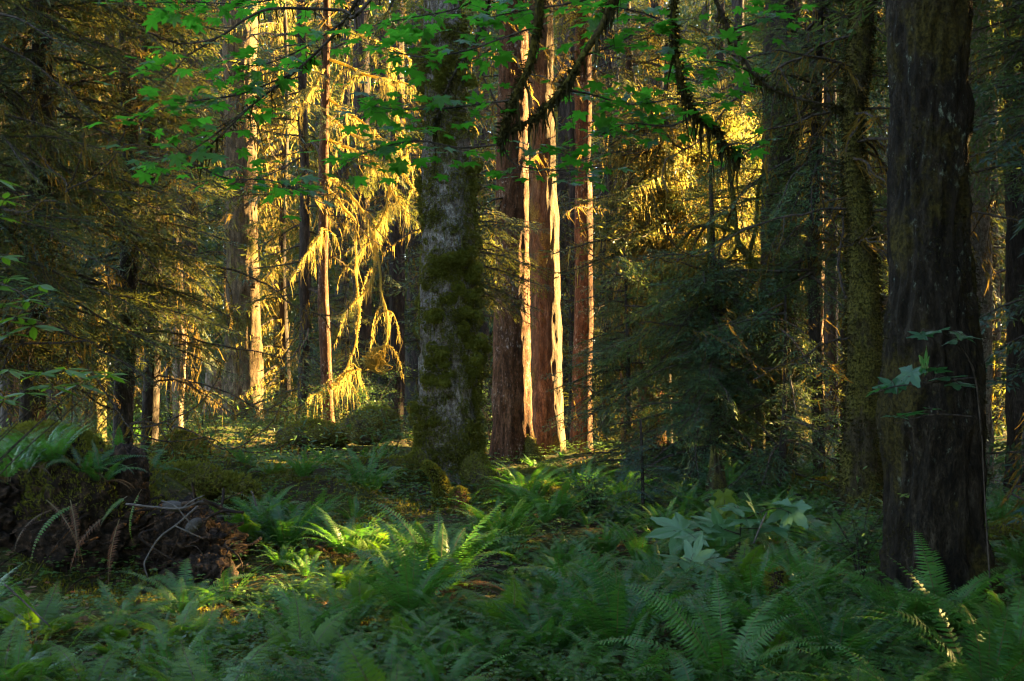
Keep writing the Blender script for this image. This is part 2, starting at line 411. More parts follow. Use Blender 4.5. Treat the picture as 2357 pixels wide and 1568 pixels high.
# trunks ------------------------------------------------------------------------
def trunk_rings(mb, path, rad, n=40, dz=0.12, flare=0.0, fh=0.5, lobes=5, amp=0.02, seed=0, fz=9.0, fst=0.25, m=0, top=None, fdir=None):
    """path: base to top points, rad radii; returns path sampler. Bark relief is modelled."""
    path = np.asarray(path, float); rad = np.asarray(rad, float)
    s = np.concatenate([[0], np.cumsum(np.linalg.norm(np.diff(path, axis=0), axis=1))])
    k = max(4, int(s[-1] / dz))
    ss = np.linspace(0, s[-1], k) if s[-1] < 12 else np.concatenate([np.arange(0, 10, dz), np.linspace(10, s[-1], int((s[-1] - 10) / (dz * 3)) + 2)])
    C = np.stack([np.interp(ss, s, path[:, c]) for c in range(3)], 1)
    R = np.interp(ss, s, rad)
    th = np.arange(n) / n * 2 * PI
    r_ = np.random.default_rng(seed)
    ph = r_.uniform(0, 2 * PI, 3)
    lob = 0.5 + 0.5 * np.cos(lobes * th + ph[0] + 0.8 * np.sin(th + ph[1]))
    lob = lob ** 1.5 * (0.55 + 0.45 * np.cos(th * 2 + ph[2]) ** 2)
    if fdir is not None:
        lob = lob + 1.3 * np.exp(-(np.angle(np.exp(1j * (th - fdir))) / 0.5) ** 2)
    rr = R[:, None] * (1 + flare * np.exp(-(ss / fh) ** 1.1)[:, None] * (0.3 + lob[None]) + 0.05 * np.cos(2 * th + ph[1])[None])
    dirs = np.stack([np.cos(th), np.sin(th), 0 * th], 1)
    P0 = C[:, None, :] + rr[..., None] * dirs[None]
    q = P0.reshape(-1, 3) * np.array([fz, fz, fz * fst])
    n1 = fbm(q, seed, 3); ridge = 1 - 2 * np.abs(fbm(q * 0.8, seed + 40, 2))
    d = amp * (0.6 * n1 + 0.7 * ridge) + amp * 1.2 * fbm(P0.reshape(-1, 3) * 1.6, seed + 7, 2)
    V = C[:, None, :] + (rr + d.reshape(rr.shape))[..., None] * dirs[None]
    k = len(ss)
    if top == 'broken':
        V[-3:, :, 2] += (fbm(np.stack([np.cos(th) * 3, np.sin(th) * 3, 0 * th], 1), seed + 3, 2) * R[-1] * 4)[None] * np.array([0.2, 0.6, 1])[:, None]
    i = np.arange(k - 1)[:, None] * n; j = np.arange(n)[None]; j2 = (j + 1) % n
    Q = np.stack([i + j, i + j2, i + n + j2, i + n + j], -1).reshape(-1, 4)
    Vf = np.vstack([V.reshape(-1, 3), C[-1]])
    T = np.stack([np.full(n, k * n), (k - 1) * n + np.arange(n), (k - 1) * n + (np.arange(n) + 1) % n], 1)
    mb.add(Vf, Q, T, m)
    return V, dirs

def px_trunk(prof, d, top_v=-700, sink=0.25):
    """prof: (v,u,width px) from base up -> world path and radii"""
    P = [U(u, v, d) for v, u, w in prof]; R = [w / F * d / 2 for v, u, w in prof]
    if prof[-1][0] > top_v:
        v0, u0, w0 = prof[-1]
        P.append(U(u0, top_v, d)); R.append(w0 * 0.8 / F * d / 2)
    P = np.array(P); P[0, 2] = min(P[0, 2], zg(P[0, 0], P[0, 1])) - sink
    return P, np.array(R)

def surface_points(V, dirs, r, n, zlo, zhi, bias=None):
    """random points and normals on a ring surface V (k,n,3)"""
    k, m, _ = V.shape
    ok = np.where((V[:, 0, 2] > zlo) & (V[:, 0, 2] < zhi))[0]
    a = r.choice(ok, n); b = r.integers(0, m, n)
    return V[a, b] + r.normal(0, 0.01, (n, 3)), dirs[b]

def moss_blades(mb, P, N, r, L=(0.02, 0.05), W_=0.008, m=0, spread=0.8, down=0.0):
    n = len(P)
    D = N + r.normal(0, spread, (n, 3)) * 0.6; D[:, 2] -= down
    D = unit(D); S = unit(np.cross(D, r.normal(0, 1, (n, 3))))
    rhombs(mb, P - D * 0.004, D, S, r.uniform(L[0], L[1], n), W_ * r.uniform(0.7, 1.4, n), m)

def blob(mb, c, R, seed, amp=0.2, fz=2.5, n=(48, 32), m=0, flat=None):
    th = np.linspace(0, 2 * PI, n[0], endpoint=False); ph = np.linspace(0.02, PI - 0.02, n[1])
    A, B = np.meshgrid(th, ph)
    D = np.stack([np.cos(A) * np.sin(B), np.sin(A) * np.sin(B), np.cos(B)], -1).reshape(-1, 3)
    q = D * np.array(R) * fz
    V = D * np.array(R) * (1 + amp * (0.8 * fbm(q * 0.6, seed, 2) + 0.35 * fbm(q * 2, seed + 5, 4) + 0.25 * fbm(q * 7, seed + 9, 3)))[:, None] + np.array(c)
    a, b_ = n
    i = np.arange(b_ - 1)[:, None] * a; j = np.arange(a)[None]; j2 = (j + 1) % a
    Q = np.stack([i + j, i + a + j, i + a + j2, i + j2], -1).reshape(-1, 4)
    mb.add(V, Q, None, m)
    return V, D
def moss_clumps(mb, P, N, size, r, per=120, m=0, L=(0.02, 0.05), W_=0.009, flat=0.55):
    for p, nn, s in zip(P, N, size):
        k = int(per * (s / 0.1) ** 1.3) + 8
        if flat > 0.9: blob(mb, p - nn * s * 0.25, (s * 0.85, s * 0.6, s * 0.5), int(s * 1e5) % 97, 0.9, 1.3 / s, (18, 12), m)
        q = rdir(r, k); dt = q @ nn; q[dt < -0.2] *= -1
        B = p + q * s * (1 - (1 - flat) * np.abs(q @ nn))[:, None] * np.array([1, 1, 0.85])
        moss_blades(mb, B, q * 0.8 + nn * 0.4, r, L, W_, m, 0.7, 0.25)

# conifer branches --------------------------------------------------------------------
def conifer_branch(L, r, dens=1.0, tw=0.012, tl=(0.045, 0.10), droop=0.17, wide=0.36, mossy=0.3, stem=True, bare=0.12, spiky=False):
    """branch along +x in its own frame, flat sprays; material 0 needles, 1 twig, 2 hanging moss"""
    mb = MB()
    sp = 0.085 / dens
    S_ = np.arange(L * bare, L, sp)
    wob = r.uniform(0, 6)
    def ax(s):
        s = np.asarray(s, float)
        return np.stack([s, 0.05 * L * np.sin(s / L * 3 + wob), -droop * s ** 1.7 / max(L, 1) ** 0.5 + 0.02 * np.sin(6 * s + wob)], -1)
    if stem:
        tube(mb, ax(np.linspace(0, L, 10)), np.linspace(0.010 * L + 0.004, 0.002, 10), 4, 1)
    P, D, S, LL = [], [], [], []
    for s in S_:
        for side in (-1, 1):
            if r.random() < 0.12: continue
            f = s / L
            ls = wide * L * (1 - f) ** 0.75 * min(1, 0.35 + f * 2.2) * r.uniform(0.55, 1.1) + 0.06
            ang = r.uniform(0.75, 1.05) if ls > 0.15 else 0.8
            d0 = np.array([math.cos(ang), side * math.sin(ang), r.normal(-0.22, 0.20)])
            p0 = ax(s)
            tt = np.arange(0.02, ls, 0.042 / dens)
            sub = p0 + d0 * tt[:, None]; sub[:, 2] -= 0.60 * tt ** 1.7
            if stem and ls > 0.2:
                ribbon(mb, np.array([p0, p0 + d0 * ls * 0.5 - [0, 0, 0.6 * (ls * .5) ** 1.7], p0 + d0 * ls * 0.95 - [0, 0, 0.6 * (ls * .95) ** 1.7]]), [0.008, 0.006, 0.003], np.array([0, 0, 1.0]), 1)
            n = len(tt)
            for sd2 in (-1, 1):
                a2 = ang + sd2 * r.uniform(0.6, 0.95, n) * 1.0
                dd = np.stack([np.cos(a2), side * np.sin(a2), r.normal(-0.28, 0.24, n)], 1)
                P.append(sub + r.normal(0, 0.006, (n, 3))); D.append(dd)
                LL.append(r.uniform(tl[0], tl[1], n) * (1.15 - 0.5 * tt / ls))
            P.append(sub[-1:]); D.append(d0[None] + [[0, 0, -0.2]]); LL.append(np.array([tl[1]]))
    P = np.concatenate(P); D = unit(np.concatenate(D)); LL = np.concatenate(LL)
    S = unit(np.cross(D, np.array([0, 0, 1.0]) + r.normal(0, 0.35, (len(P), 3))))
    rhombs(mb, P, D, S, LL, tw * r.uniform(0.8, 1.3, len(P)), 0, 0.45)
    if mossy:
        k = int(mossy * L * 26)
        s = r.uniform(0.02, 0.8, k) * L
        p = ax(s) + np.stack([0 * s, r.normal(0, 0.10, k) * L * 0.5, 0 * s], 1)
        strands(mb, p, r.gamma(2.0, 0.06, k) + 0.04, r.uniform(0.008, 0.024, k), r, 2)
    return mb.arrays()

def rotm(az, pitch, roll=0.0, sc_=1.0):
    ca, sa, cp, sp, cr, sr = math.cos(az), math.sin(az), math.cos(pitch), math.sin(pitch), math.cos(roll), math.sin(roll)
    Rz = np.array([[ca, -sa, 0], [sa, ca, 0], [0, 0, 1]]); Ry = np.array([[cp, 0, -sp], [0, 1, 0], [sp, 0, cp]]); Rx = np.array([[1, 0, 0], [0, cr, -sr], [0, sr, cr]])
    return Rz @ Ry @ Rx * sc_

pr = np.random.default_rng(5)
HI = [conifer_branch(L, pr, 1.0, 0.014, mossy=0.13) for L in (1.3, 1.9, 2.4, 3.0)]
HIL = np.array([1.3, 1.9, 2.4, 3.0])
MID = [conifer_branch(L, pr, 0.55, 0.024, (0.08, 0.17)) for L in (1.6, 2.4, 3.2)]
MIDL = np.array([1.6, 2.4, 3.2])
MIDG = [conifer_branch(L, pr, 0.6, 0.022, (0.07, 0.15), mossy=2.2) for L in (1.6, 2.4, 3.2)]
LOW = [conifer_branch(L, pr, 0.36, 0.038, (0.12, 0.26), mossy=0.35) for L in (1.6, 2.4, 3.2)]
SPR = [conifer_branch(L, pr, 0.8, 0.024, (0.07, 0.12), droop=0.08, wide=0.3, mossy=0.1) for L in (1.2, 2.0)]

def dead_limb(L, r, fuzz=1.0, rad=0.02, curl=0.5):
    """drooping bare limb hung with moss, along +x; material 1 wood, 2 moss"""
    mb = MB()
    def walk(p, d, L, rad, depth):
        k = max(4, int(L / 0.12)); pts = [p]
        for i in range(k):
            d = unit(d + r.normal(0, 0.16, 3) + np.array([0, 0, -0.10 * curl]))
            p = p + d * L / k; pts.append(p)
        pts = np.array(pts)
        tube(mb, pts, np.linspace(rad, rad * 0.35, len(pts)), 5, 1)
        n = int(fuzz * L * 90)
        t = r.uniform(0, len(pts) - 1.01, n); i = t.astype(int); q = pts[i] + (pts[i + 1] - pts[i]) * (t - i)[:, None]
        nn = rdir(r, n)
        moss_blades(mb, q + nn * rad * 0.7, nn, r, (0.02, 0.06), 0.010, 2, 0.8, 0.3)
        n = int(fuzz * L * 16)
        t = r.uniform(0, len(pts) - 1.01, n); i = t.astype(int); q = pts[i] + (pts[i + 1] - pts[i]) * (t - i)[:, None]
        strands(mb, q, r.gamma(1.6, 0.08, n) + 0.03, r.uniform(0.008, 0.026, n), r, 2)
        if depth:
            for j in range(r.integers(2, 5)):
                t = r.integers(1, len(pts) - 1)
                dd = unit(d * 0.6 + r.normal(0, 0.55, 3))
                walk(pts[t], dd, L * r.uniform(0.3, 0.55), rad * 0.5, depth - 1)
    walk(np.zeros(3), np.array([1, 0, 0.15]), L, rad, 1)
    return mb.arrays()
LIMB = [dead_limb(L, pr) for L in (1.2, 1.7, 2.2, 2.6)]

def crown(mb, path, z0, z1, n, Lb, Lt, protos, plen, r, pitch=(-0.45, 0.12), az=None, cull=None):
    path = np.asarray(path, float)
    for k in range(n):
        f = (k + r.random()) / n
        z = z0 + (z1 - z0) * f
        L = (Lb + (Lt - Lb) * f) * r.uniform(0.65, 1.1)
        a = r.uniform(0, 2 * PI) if az is None else r.uniform(*az)
        p = np.array([np.interp(z, path[:, 2], path[:, 0]), np.interp(z, path[:, 2], path[:, 1]), z])
        i = int(np.argmin(np.abs(plen - L) + r.uniform(0, 0.5, len(plen))))
        if cull is not None and cull(p + np.array([math.cos(a), math.sin(a), -0.1]) * L * 0.6, L): continue
        mb.addmb(protos[i], rotm(a, r.uniform(*pitch), r.normal(0, 0.38), L / plen[i]), p)

BRIGHT_CONIFER = [M['bright_hemlock'], M['twig'], M['hang_moss']]
CONIFER = [M['hemlock'], M['twig'], M['hang_moss']]
def limbs(mb, path, rad, z0, z1, n, r, Ls=(0.8, 2.2), az=None, base=None):
    for k in range(n):
        z = r.uniform(z0, z1); a = r.uniform(0, 2 * PI) if az is None else r.uniform(*az)
        p = np.array([np.interp(z, path[:, 2], path[:, 0]), np.interp(z, path[:, 2], path[:, 1]), z])
        i = r.integers(0, len(LIMB))
        if base is not None and in_beam((p + base)[None] + 0.5 * np.array([math.cos(a), math.sin(a), 0]), 0.5)[0]: continue
        mb.addmb(LIMB[i], rotm(a, r.uniform(-0.4, 0.25), r.uniform(-1, 1), r.uniform(0.6, 1.15)), p)

# --- named trunks, measured from the photograph --------------------------------------------------
def big_tree(name, label, prof, d, mat, seed, flare=0.5, fh=0.5, lobes=5, amp=0.025, n=48, dz=0.1, limb=None, live=None, moss=None, fst=0.25, fz=9, top_v=-700, extra=None, group=None, cat='tree', fdir=None, top=None, bark=None):
    r = np.random.default_rng(seed)
    P, R = px_trunk(prof, d, top_v if top_v != -700 else (-1500 if d < 20 else -1000))
    base = np.array([P[0, 0], P[0, 1], float(zg(P[0, 0], P[0, 1]))])
    t = thing(name, label, cat, base, group)
    mb = MB()
    V, dirs = trunk_rings(mb, P - base, R, n, dz, flare, fh, lobes, amp, seed, fz, fst, fdir=fdir, top=top)
    mb.obj('trunk', mat, t, smooth=True)
    roof = (d < 26 and top is None and name != 'maple_tree')  # unseen upper boughs, added to darken the forest under them
    if limb or live or roof:
        mb = MB()
        if roof:
            zr = 0.36 * d + 2.2 - base[2]; zt = P[-1, 2] - base[2]
            crown(mb, P - base, zr, max(zt, zr + 2), 34, 3.2, 3.0, LOW, MIDL, r, az=(0.2, 2.9) if d < 14.5 else None, cull=(lambda p, L: sun_gap(p[None] + base, 0.8, 0.25)[0]))
        if limb: limbs(mb, P - base, R, limb[1], limb[2], limb[0], r, base=base)
        if live: crown(mb, P - base, live[1], live[2], live[0], live[3], live[4], MID, MIDL, r, cull=(lambda p, L: in_beam(p[None] + base, 0.5 + 0.3 * L)[0]))
        mb.obj('crown', CONIFER, t)
    if moss:
        mb = MB()
        moss(mb, V, dirs, r)
        mb.obj('moss', moss_mats, t)
    return t, P, R, base
moss_mats = [M['moss'], M['dark_moss'], M['hang_moss'], M['black_moss']]

def centre_moss(mb, V, dirs, r):
    P, N = surface_points(V, dirs, r, 1700, 0.0, 7.5)
    keep = N[:, 1] < 0.45
    P, N = P[keep], N[keep]
    f = fbm(P * 1.8, 77, 3) + 0.30 - 0.05 * np.abs(P[:, 2] - 1.8) - 0.10 * np.abs(N[:, 0])
    P, N = P[f > 0.06], N[f > 0.06]
    sz = r.gamma(2.2, 0.024, len(P)) + 0.016
    moss_clumps(mb, P, N, sz, r, per=130, m=1, L=(0.02, 0.045), W_=0.011, flat=0.8)
    big = [(1035, 170), (1010, 215), (1060, 205), (1030, 330), (1080, 400), (1060, 590), (1030, 610), (1010, 625), (1050, 620), (1080, 640), (1040, 690), (1070, 780), (1010, 740), (1095, 800), (1000, 830), (1075, 830), (1030, 870), (990, 960), (1090, 930), (1060, 740)]
    for (u, v) in big:
        z = U(u, v, 14)[2] - BASE[2]
        i = int(np.argmin(np.abs(V[:, 0, 2] - z)))
        x = (u - CU) / F * 13.8 - BASE[0]
        ring = V[i]; front = np.where(ring[:, 1] < ring[:, 1].mean() + 0.05)[0]
        j = front[int(np.argmin(np.abs(ring[front, 0] - x)))]
        c, nn = V[i, j], dirs[j]
        k = 5
        moss_clumps(mb, c + r.normal(0, 0.085, (k, 3)) * [1, 0.4, 1] + nn * 0.02, np.repeat(nn[None], k, 0) + [0, 0, 0.3], r.uniform(0.035, 0.095, k), r, per=420, m=0, L=(0.02, 0.05), W_=0.010, flat=0.95)
    P, N = surface_points(V, dirs, r, 5200, -0.1, 7.0)
    f = fbm(P * 1.4, 99, 3); sel = (f > -0.05) & (N[:, 1] < 0.5)
    moss_blades(mb, P[sel] + N[sel] * 0.015, N[sel], r, (0.02, 0.06), 0.010, 1, 0.8, 0.5)
    sel = (f > 0.1) & (N[:, 1] < 0.5)
    strands(mb, (P[sel] + N[sel] * 0.03)[:500], r.gamma(2, 0.05, 500)[:sel.sum()] + 0.04, 0.010, r, 1)
    P, N = surface_points(V, dirs, r, 14000, -0.3, 0.55)
    moss_blades(mb, P + N * 0.01, N, r, (0.02, 0.05), 0.010, 0, 0.8, 0.2)

BASE = None
cprof = [(1105, 1035, 140), (1040, 1033, 140), (950, 1032, 130), (800, 1033, 122), (500, 1033, 110), (250, 1026, 98), (100, 1020, 88), (-100, 1012, 80)]
_P, _R = px_trunk(cprof, 14.0); BASE = np.array([_P[0, 0], _P[0, 1], float(zg(_P[0, 0], _P[0, 1]))])
tree_c, CP, CR, CB = big_tree('spruce_tree', 'thick grey scaly spruce trunk padded with green moss clumps, in the middle of the clearing', cprof, 14.0, M['spruce_bark'], 21,
    flare=0.6, fh=0.45, amp=0.034, n=160, dz=0.026, fst=0.55, fz=19, moss=centre_moss, limb=(8, 6.2, 9.5))

def ridge_root(parent, name, pts, rads, seed, base, mat, moss_n=2500, m=0, down=1):
    """a surface root with a moss coat"""
    r = np.random.default_rng(seed)
    path = catmull(pts, 8); rad = np.interp(np.linspace(0, 1, len(path)), np.linspace(0, 1, len(rads)), rads)
    mb = MB(); tube(mb, path - base, rad, 14, 0, 0.25, seed)
    o = mb.obj(name, mat, parent, smooth=True)
    T, A, B = frames(path)
    i = r.integers(0, len(path), moss_n); th = r.uniform(0, 2 * PI, moss_n)
    N = np.cos(th)[:, None] * A[i] + np.sin(th)[:, None] * B[i]
    sel = N[:, 2] > -0.3; i, N = i[sel], N[sel]
    P = path[i] + N * (rad[i] * 1.02)[:, None] + T[i] * r.uniform(-0.06, 0.06, len(i))[:, None]
    mb = MB(); moss_blades(mb, P - base, N, r, (0.02, 0.055), 0.011, m, 0.8, 0.1)
    mb.obj('moss', moss_mats, o)
    return o
def G(x, y, dz=0.0): return np.array([x, y, float(zg(x, y)) + dz])
ridge_root(tree_c, 'root', [U(1085, 1060, 13.7), U(1120, 1140, 13.3), U(1165, 1195, 12.9), G(0.35, 12.6, 0.06), G(0.9, 12.2, -0.1)], [0.16, 0.22, 0.22, 0.17, 0.08], 31, CB, M['moss_bark'], 9000)
ridge_root(tree_c, 'root', [U(985, 1060, 13.6), U(940, 1090, 13.5), G(-1.7, 13.3, 0.0), G(-2.1, 13.2, -0.1)], [0.18, 0.2, 0.14, 0.08], 32, CB, M['moss_bark'], 5000)

big_tree('spruce_tree', 'red-brown trunk of the twin pair, its right side flecked with sunlight', [(1090, 1184, 92), (1000, 1181, 86), (850, 1179, 80), (600, 1178, 74), (300, 1180, 66), (0, 1183, 58)], 20.0, M['red_bark'], 22,
    flare=0.6, fh=0.6, amp=0.03, n=96, dz=0.05, limb=(14, 4.5, 9), fz=11)
ridge_root(bpy.data.objects['spruce_tree.001'], 'root', [U(1215, 1010, 19.8), U(1232, 1060, 19.6), U(1262, 1088, 19.4), U(1300, 1108, 19.2), U(1330, 1125, 19)], [0.10, 0.13, 0.12, 0.1, 0.05], 33, np.array(bpy.data.objects['spruce_tree.001'].location), M['moss_bark'], 3500)
big_tree('spruce_tree', 'brown trunk of the twin pair with one bright vertical band of sun', [(1070, 1264, 76), (980, 1260, 76), (850, 1257, 72), (500, 1252, 64), (200, 1246, 56)], 21.0, M['brown_bark'], 23,
    flare=0.45, fh=0.6, amp=0.028, n=96, dz=0.05, limb=(12, 4.5, 9), fz=11)
big_tree('hemlock_tree', 'reddish trunk hung with dark moss just right of the twin trunks', [(1064, 1336, 50), (900, 1340, 46), (700, 1344, 44), (300, 1342, 38)], 21.9, M['red_bark'], 24, limb=(22, 4.0, 9), n=40, amp=0.016)
big_tree('hemlock_tree', 'thin black trunk half hidden behind the reddish mossy trunk', [(1040, 1318, 22), (600, 1322, 20), (200, 1320, 18)], 30.0, M['dark_bark'], 25, n=28, limb=(14, 4, 11))
big_tree('spruce_tree', 'stout trunk at the edge of the left thicket, its right edge blazing with sunlight', [(1003, 552, 92), (930, 558, 84), (850, 561, 78), (600, 557, 70), (300, 554, 70), (0, 552, 72)], 27.0, M['brown_bark'], 26,
    flare=0.5, fh=0.9, amp=0.04, n=90, dz=0.07, limb=(16, 3.0, 11), fz=8, fdir=PI)
big_tree('dead_tree', 'slender orange-brown trunk carrying long glowing moss-draped branches', [(972, 759, 28), (900, 753, 26), (700, 744, 23), (400, 744, 21), (50, 752, 17)], 22.0, M['red_bark'], 27, flare=0.3, fh=0.3, amp=0.012, n=32, limb=(7, 3.2, 9.5))
big_tree('spruce_tree', 'dark straight trunk behind the glowing moss-draped branches', [(960, 834, 42), (600, 833, 38), (300, 832, 34)], 31.0, M['dark_bark'], 28, limb=(12, 5, 12))
big_tree('spruce_tree', 'dark straight trunk close beside the mossy centre spruce', [(950, 912, 38), (600, 914, 34), (300, 915, 32)], 31.8, M['dark_bark'], 29, limb=(10, 4, 11))
big_tree('dead_tree', 'broken grey snag with a sunlit edge among the dark left trunks', [(965, 408, 24), (800, 413, 22), (590, 417, 10)], 20.0, M['dead_wood'], 30, top_v=585, n=24, limb=(5, 1, 3), top='broken', flare=0.3)
big_tree('tree_stump', 'tall bare pinkish stump beside the sun-edged stout trunk', [(1005, 486, 40), (930, 488, 36), (850, 492, 28)], 24.0, M['dead_wood'], 34, top_v=840, n=24, top='broken', flare=0.3, cat='stump')
big_tree('hemlock_tree', 'dark trunk between the broken snag and the mossy columns', [(965, 348, 42), (600, 354, 38), (300, 356, 36)], 24.0, M['dark_bark'], 35, limb=(14, 3.5, 9))
big_tree('hemlock_tree', 'narrow dark trunk left of the snag with a pale scar', [(985, 296, 26), (600, 305, 24), (200, 308, 22)], 26.0, M['dark_bark'], 36, n=28, limb=(12, 3.5, 9))
big_tree('hemlock_tree', 'moss-shrouded trunk in the dark left thicket', [(960, 215, 46), (700, 220, 44), (400, 215, 40)], 20.0, M['moss_bark'], 37, limb=(26, 2.2, 7))
big_tree('hemlock_tree', 'black trunk deep in the left thicket', [(980, 120, 40), (600, 118, 36), (200, 112, 34)], 26.0, M['dark_bark'], 38, limb=(20, 2.5, 9))
big_tree('hemlock_tree', 'black trunk at the left border under the dark hemlock boughs', [(950, 26, 46), (500, 32, 44), (0, 60, 44)], 21.0, M['dark_bark'], 39, limb=(18, 3.5, 8))
big_tree('spruce_tree', 'wide near-black trunk rising behind the drooping young hemlock', [(1172, 1775, 104), (1000, 1786, 94), (700, 1793, 86), (300, 1797, 80), (0, 1800, 76)], 17.0, M['dark_bark'], 40,
    flare=0.4, amp=0.024, n=64, dz=0.07, limb=(20, 4.0, 8), fz=10)
big_tree('hemlock_tree', 'slim reddish pole in the row right of the wide dark trunk', [(1055, 1882, 27), (600, 1884, 25), (200, 1884, 23)], 26.0, M['red_bark'], 41, n=32, limb=(8, 4, 10))
big_tree('hemlock_tree', 'straight black pole in the row right of the wide dark trunk', [(1060, 1914, 33), (600, 1912, 30), (200, 1910, 28)], 25.0, M['dark_bark'], 42, n=32, limb=(10, 5, 10))
big_tree('hemlock_tree', 'thinnest dark pole in the row right of the wide dark trunk', [(1050, 1864, 16), (600, 1866, 15), (200, 1866, 14)], 30.0, M['dark_bark'], 43, n=24, limb=(10, 4, 11))
big_tree('maple_tree', 'leaning moss-bearded maple trunk beside the huge dark maple', [(1108, 1978, 92), (1000, 1984, 80), (820, 1990, 74), (680, 1992, 62), (560, 1984, 48), (400, 1966, 40), (250, 1962, 42), (100, 1980, 40), (-50, 1992, 36)], 13.0, M['moss_bark'], 44,
    amp=0.03, n=56, dz=0.06, limb=(26, 1.8, 6.0), flare=0.35, moss=lambda mb, V, dirs, r: (lambda PN: moss_blades(mb, PN[0] + PN[1] * 0.01, PN[1], r, (0.03, 0.07), 0.012, 3, 0.8, 0.5))(surface_points(V, dirs, r, 12000, 0, 6.5)))
def maple_moss(mb, V, dirs, r):
    P, N = surface_points(V, dirs, r, 26000, -0.1, 5.0)
    f = fbm(P * np.array([3, 3, 1.2]), 55, 3)
    sel = (f > -0.02) & (N[:, 1] < 0.5)
    moss_blades(mb, P[sel], N[sel], r, (0.012, 0.035), 0.006, 3, 0.8, 0.4)
tree_m, MP, MR, MBASE = big_tree('maple_tree', 'huge near-black maple trunk with furrowed bark, a pale lichen patch and leafy sprigs in front', [(1405, 2168, 235), (1330, 2160, 222), (1240, 2150, 208), (1000, 2143, 204), (800, 2138, 200), (500, 2137, 188), (200, 2135, 180), (0, 2133, 178)], 7.1, M['maple_bark'], 45,
    flare=0.6, fh=0.40, amp=0.045, n=170, dz=0.03, fst=0.26, fz=18, moss=maple_moss, top_v=-1200)
big_tree('spruce_tree', 'grey furrowed trunk seen just past the huge dark maple', [(1000, 2254, 54), (600, 2252, 50), (200, 2250, 46)], 17.0, M['spruce_bark'], 46, limb=(8, 4, 8), n=48)
big_tree('spruce_tree', 'dark reddish trunk cut by the right border behind spruce boughs', [(1060, 2358, 70), (600, 2350, 64), (200, 2346, 60)], 15.0, M['dark_bark'], 47, limb=(8, 4, 7), n=48)
big_tree('tree_stump', 'rotten red stump glowing under the young hemlock', [(1075, 1490, 80), (1000, 1494, 70), (900, 1498, 52)], 18.4, M['red_wood'], 48, top_v=885, top='broken', flare=0.3, n=40, cat='stump', amp=0.04)
big_tree('tree_stump', 'dark mossy stump with a torn top below the wide dark trunk', [(1175, 1655, 46), (1120, 1650, 40), (1050, 1648, 34)], 14.5, M['moss_bark'], 49, top_v=1040, top='broken', n=32, cat='stump', amp=0.03)

# --- glowing moss-draped branches of the slender trunk -----------------------------------------------
def px_path(pts, d, k=6):
    return catmull([U(p[0], p[1], (p[2] if len(p) > 2 else d)) for p in pts], k)
def mossy_path(mw, mm, path, r0, r1, r, fuzz=1.0, mi=2, long=0.10, m=0, wd=(0.005, 0.017), hang=1.0):
    """a limb with a moss coat and hanging strands"""
    L = np.linalg.norm(np.diff(path, axis=0), axis=1).sum()
    tube(mw, path, np.linspace(r0, r1, len(path)), 6, m, 0.2, int(r.integers(1000)))
    rad = np.linspace(r0, r1, len(path))
    n = int(240 * L * fuzz)
    t = r.uniform(0, len(path) - 1.01, n); i = t.astype(int); q = path[i] + (path[i + 1] - path[i]) * (t - i)[:, None]
    keep = (vnoise(q * 3.1, 5) + 0.6 * vnoise(q * 9.0, 6)) > -0.35; q, i = q[keep], i[keep]; n = len(q)
    nn = rdir(r, n, 0.2); lump = 1 + 1.6 * np.clip(vnoise(q * 4.3, 8), 0, 1)
    q = q + nn * (0.012 * (lump - 1))[:, None]
    moss_blades(mm, q + nn * rad[i][:, None] * 0.8, nn, r, (0.02, 0.055), 0.010, mi, 0.8, 0.3)
    n = int(34 * L * fuzz * hang)
    t = r.uniform(0, len(path) - 1.01, n); i = t.astype(int); q = path[i] + (path[i + 1] - path[i]) * (t - i)[:, None]
    strands(mm, q, (r.gamma(1.7, long / 1.7, n) + 0.03) * np.clip(1 + 1.1 * vnoise(q * 2.7, 15), 0.2, 2.2), r.uniform(wd[0], wd[1], n), r, mi, 0.2)

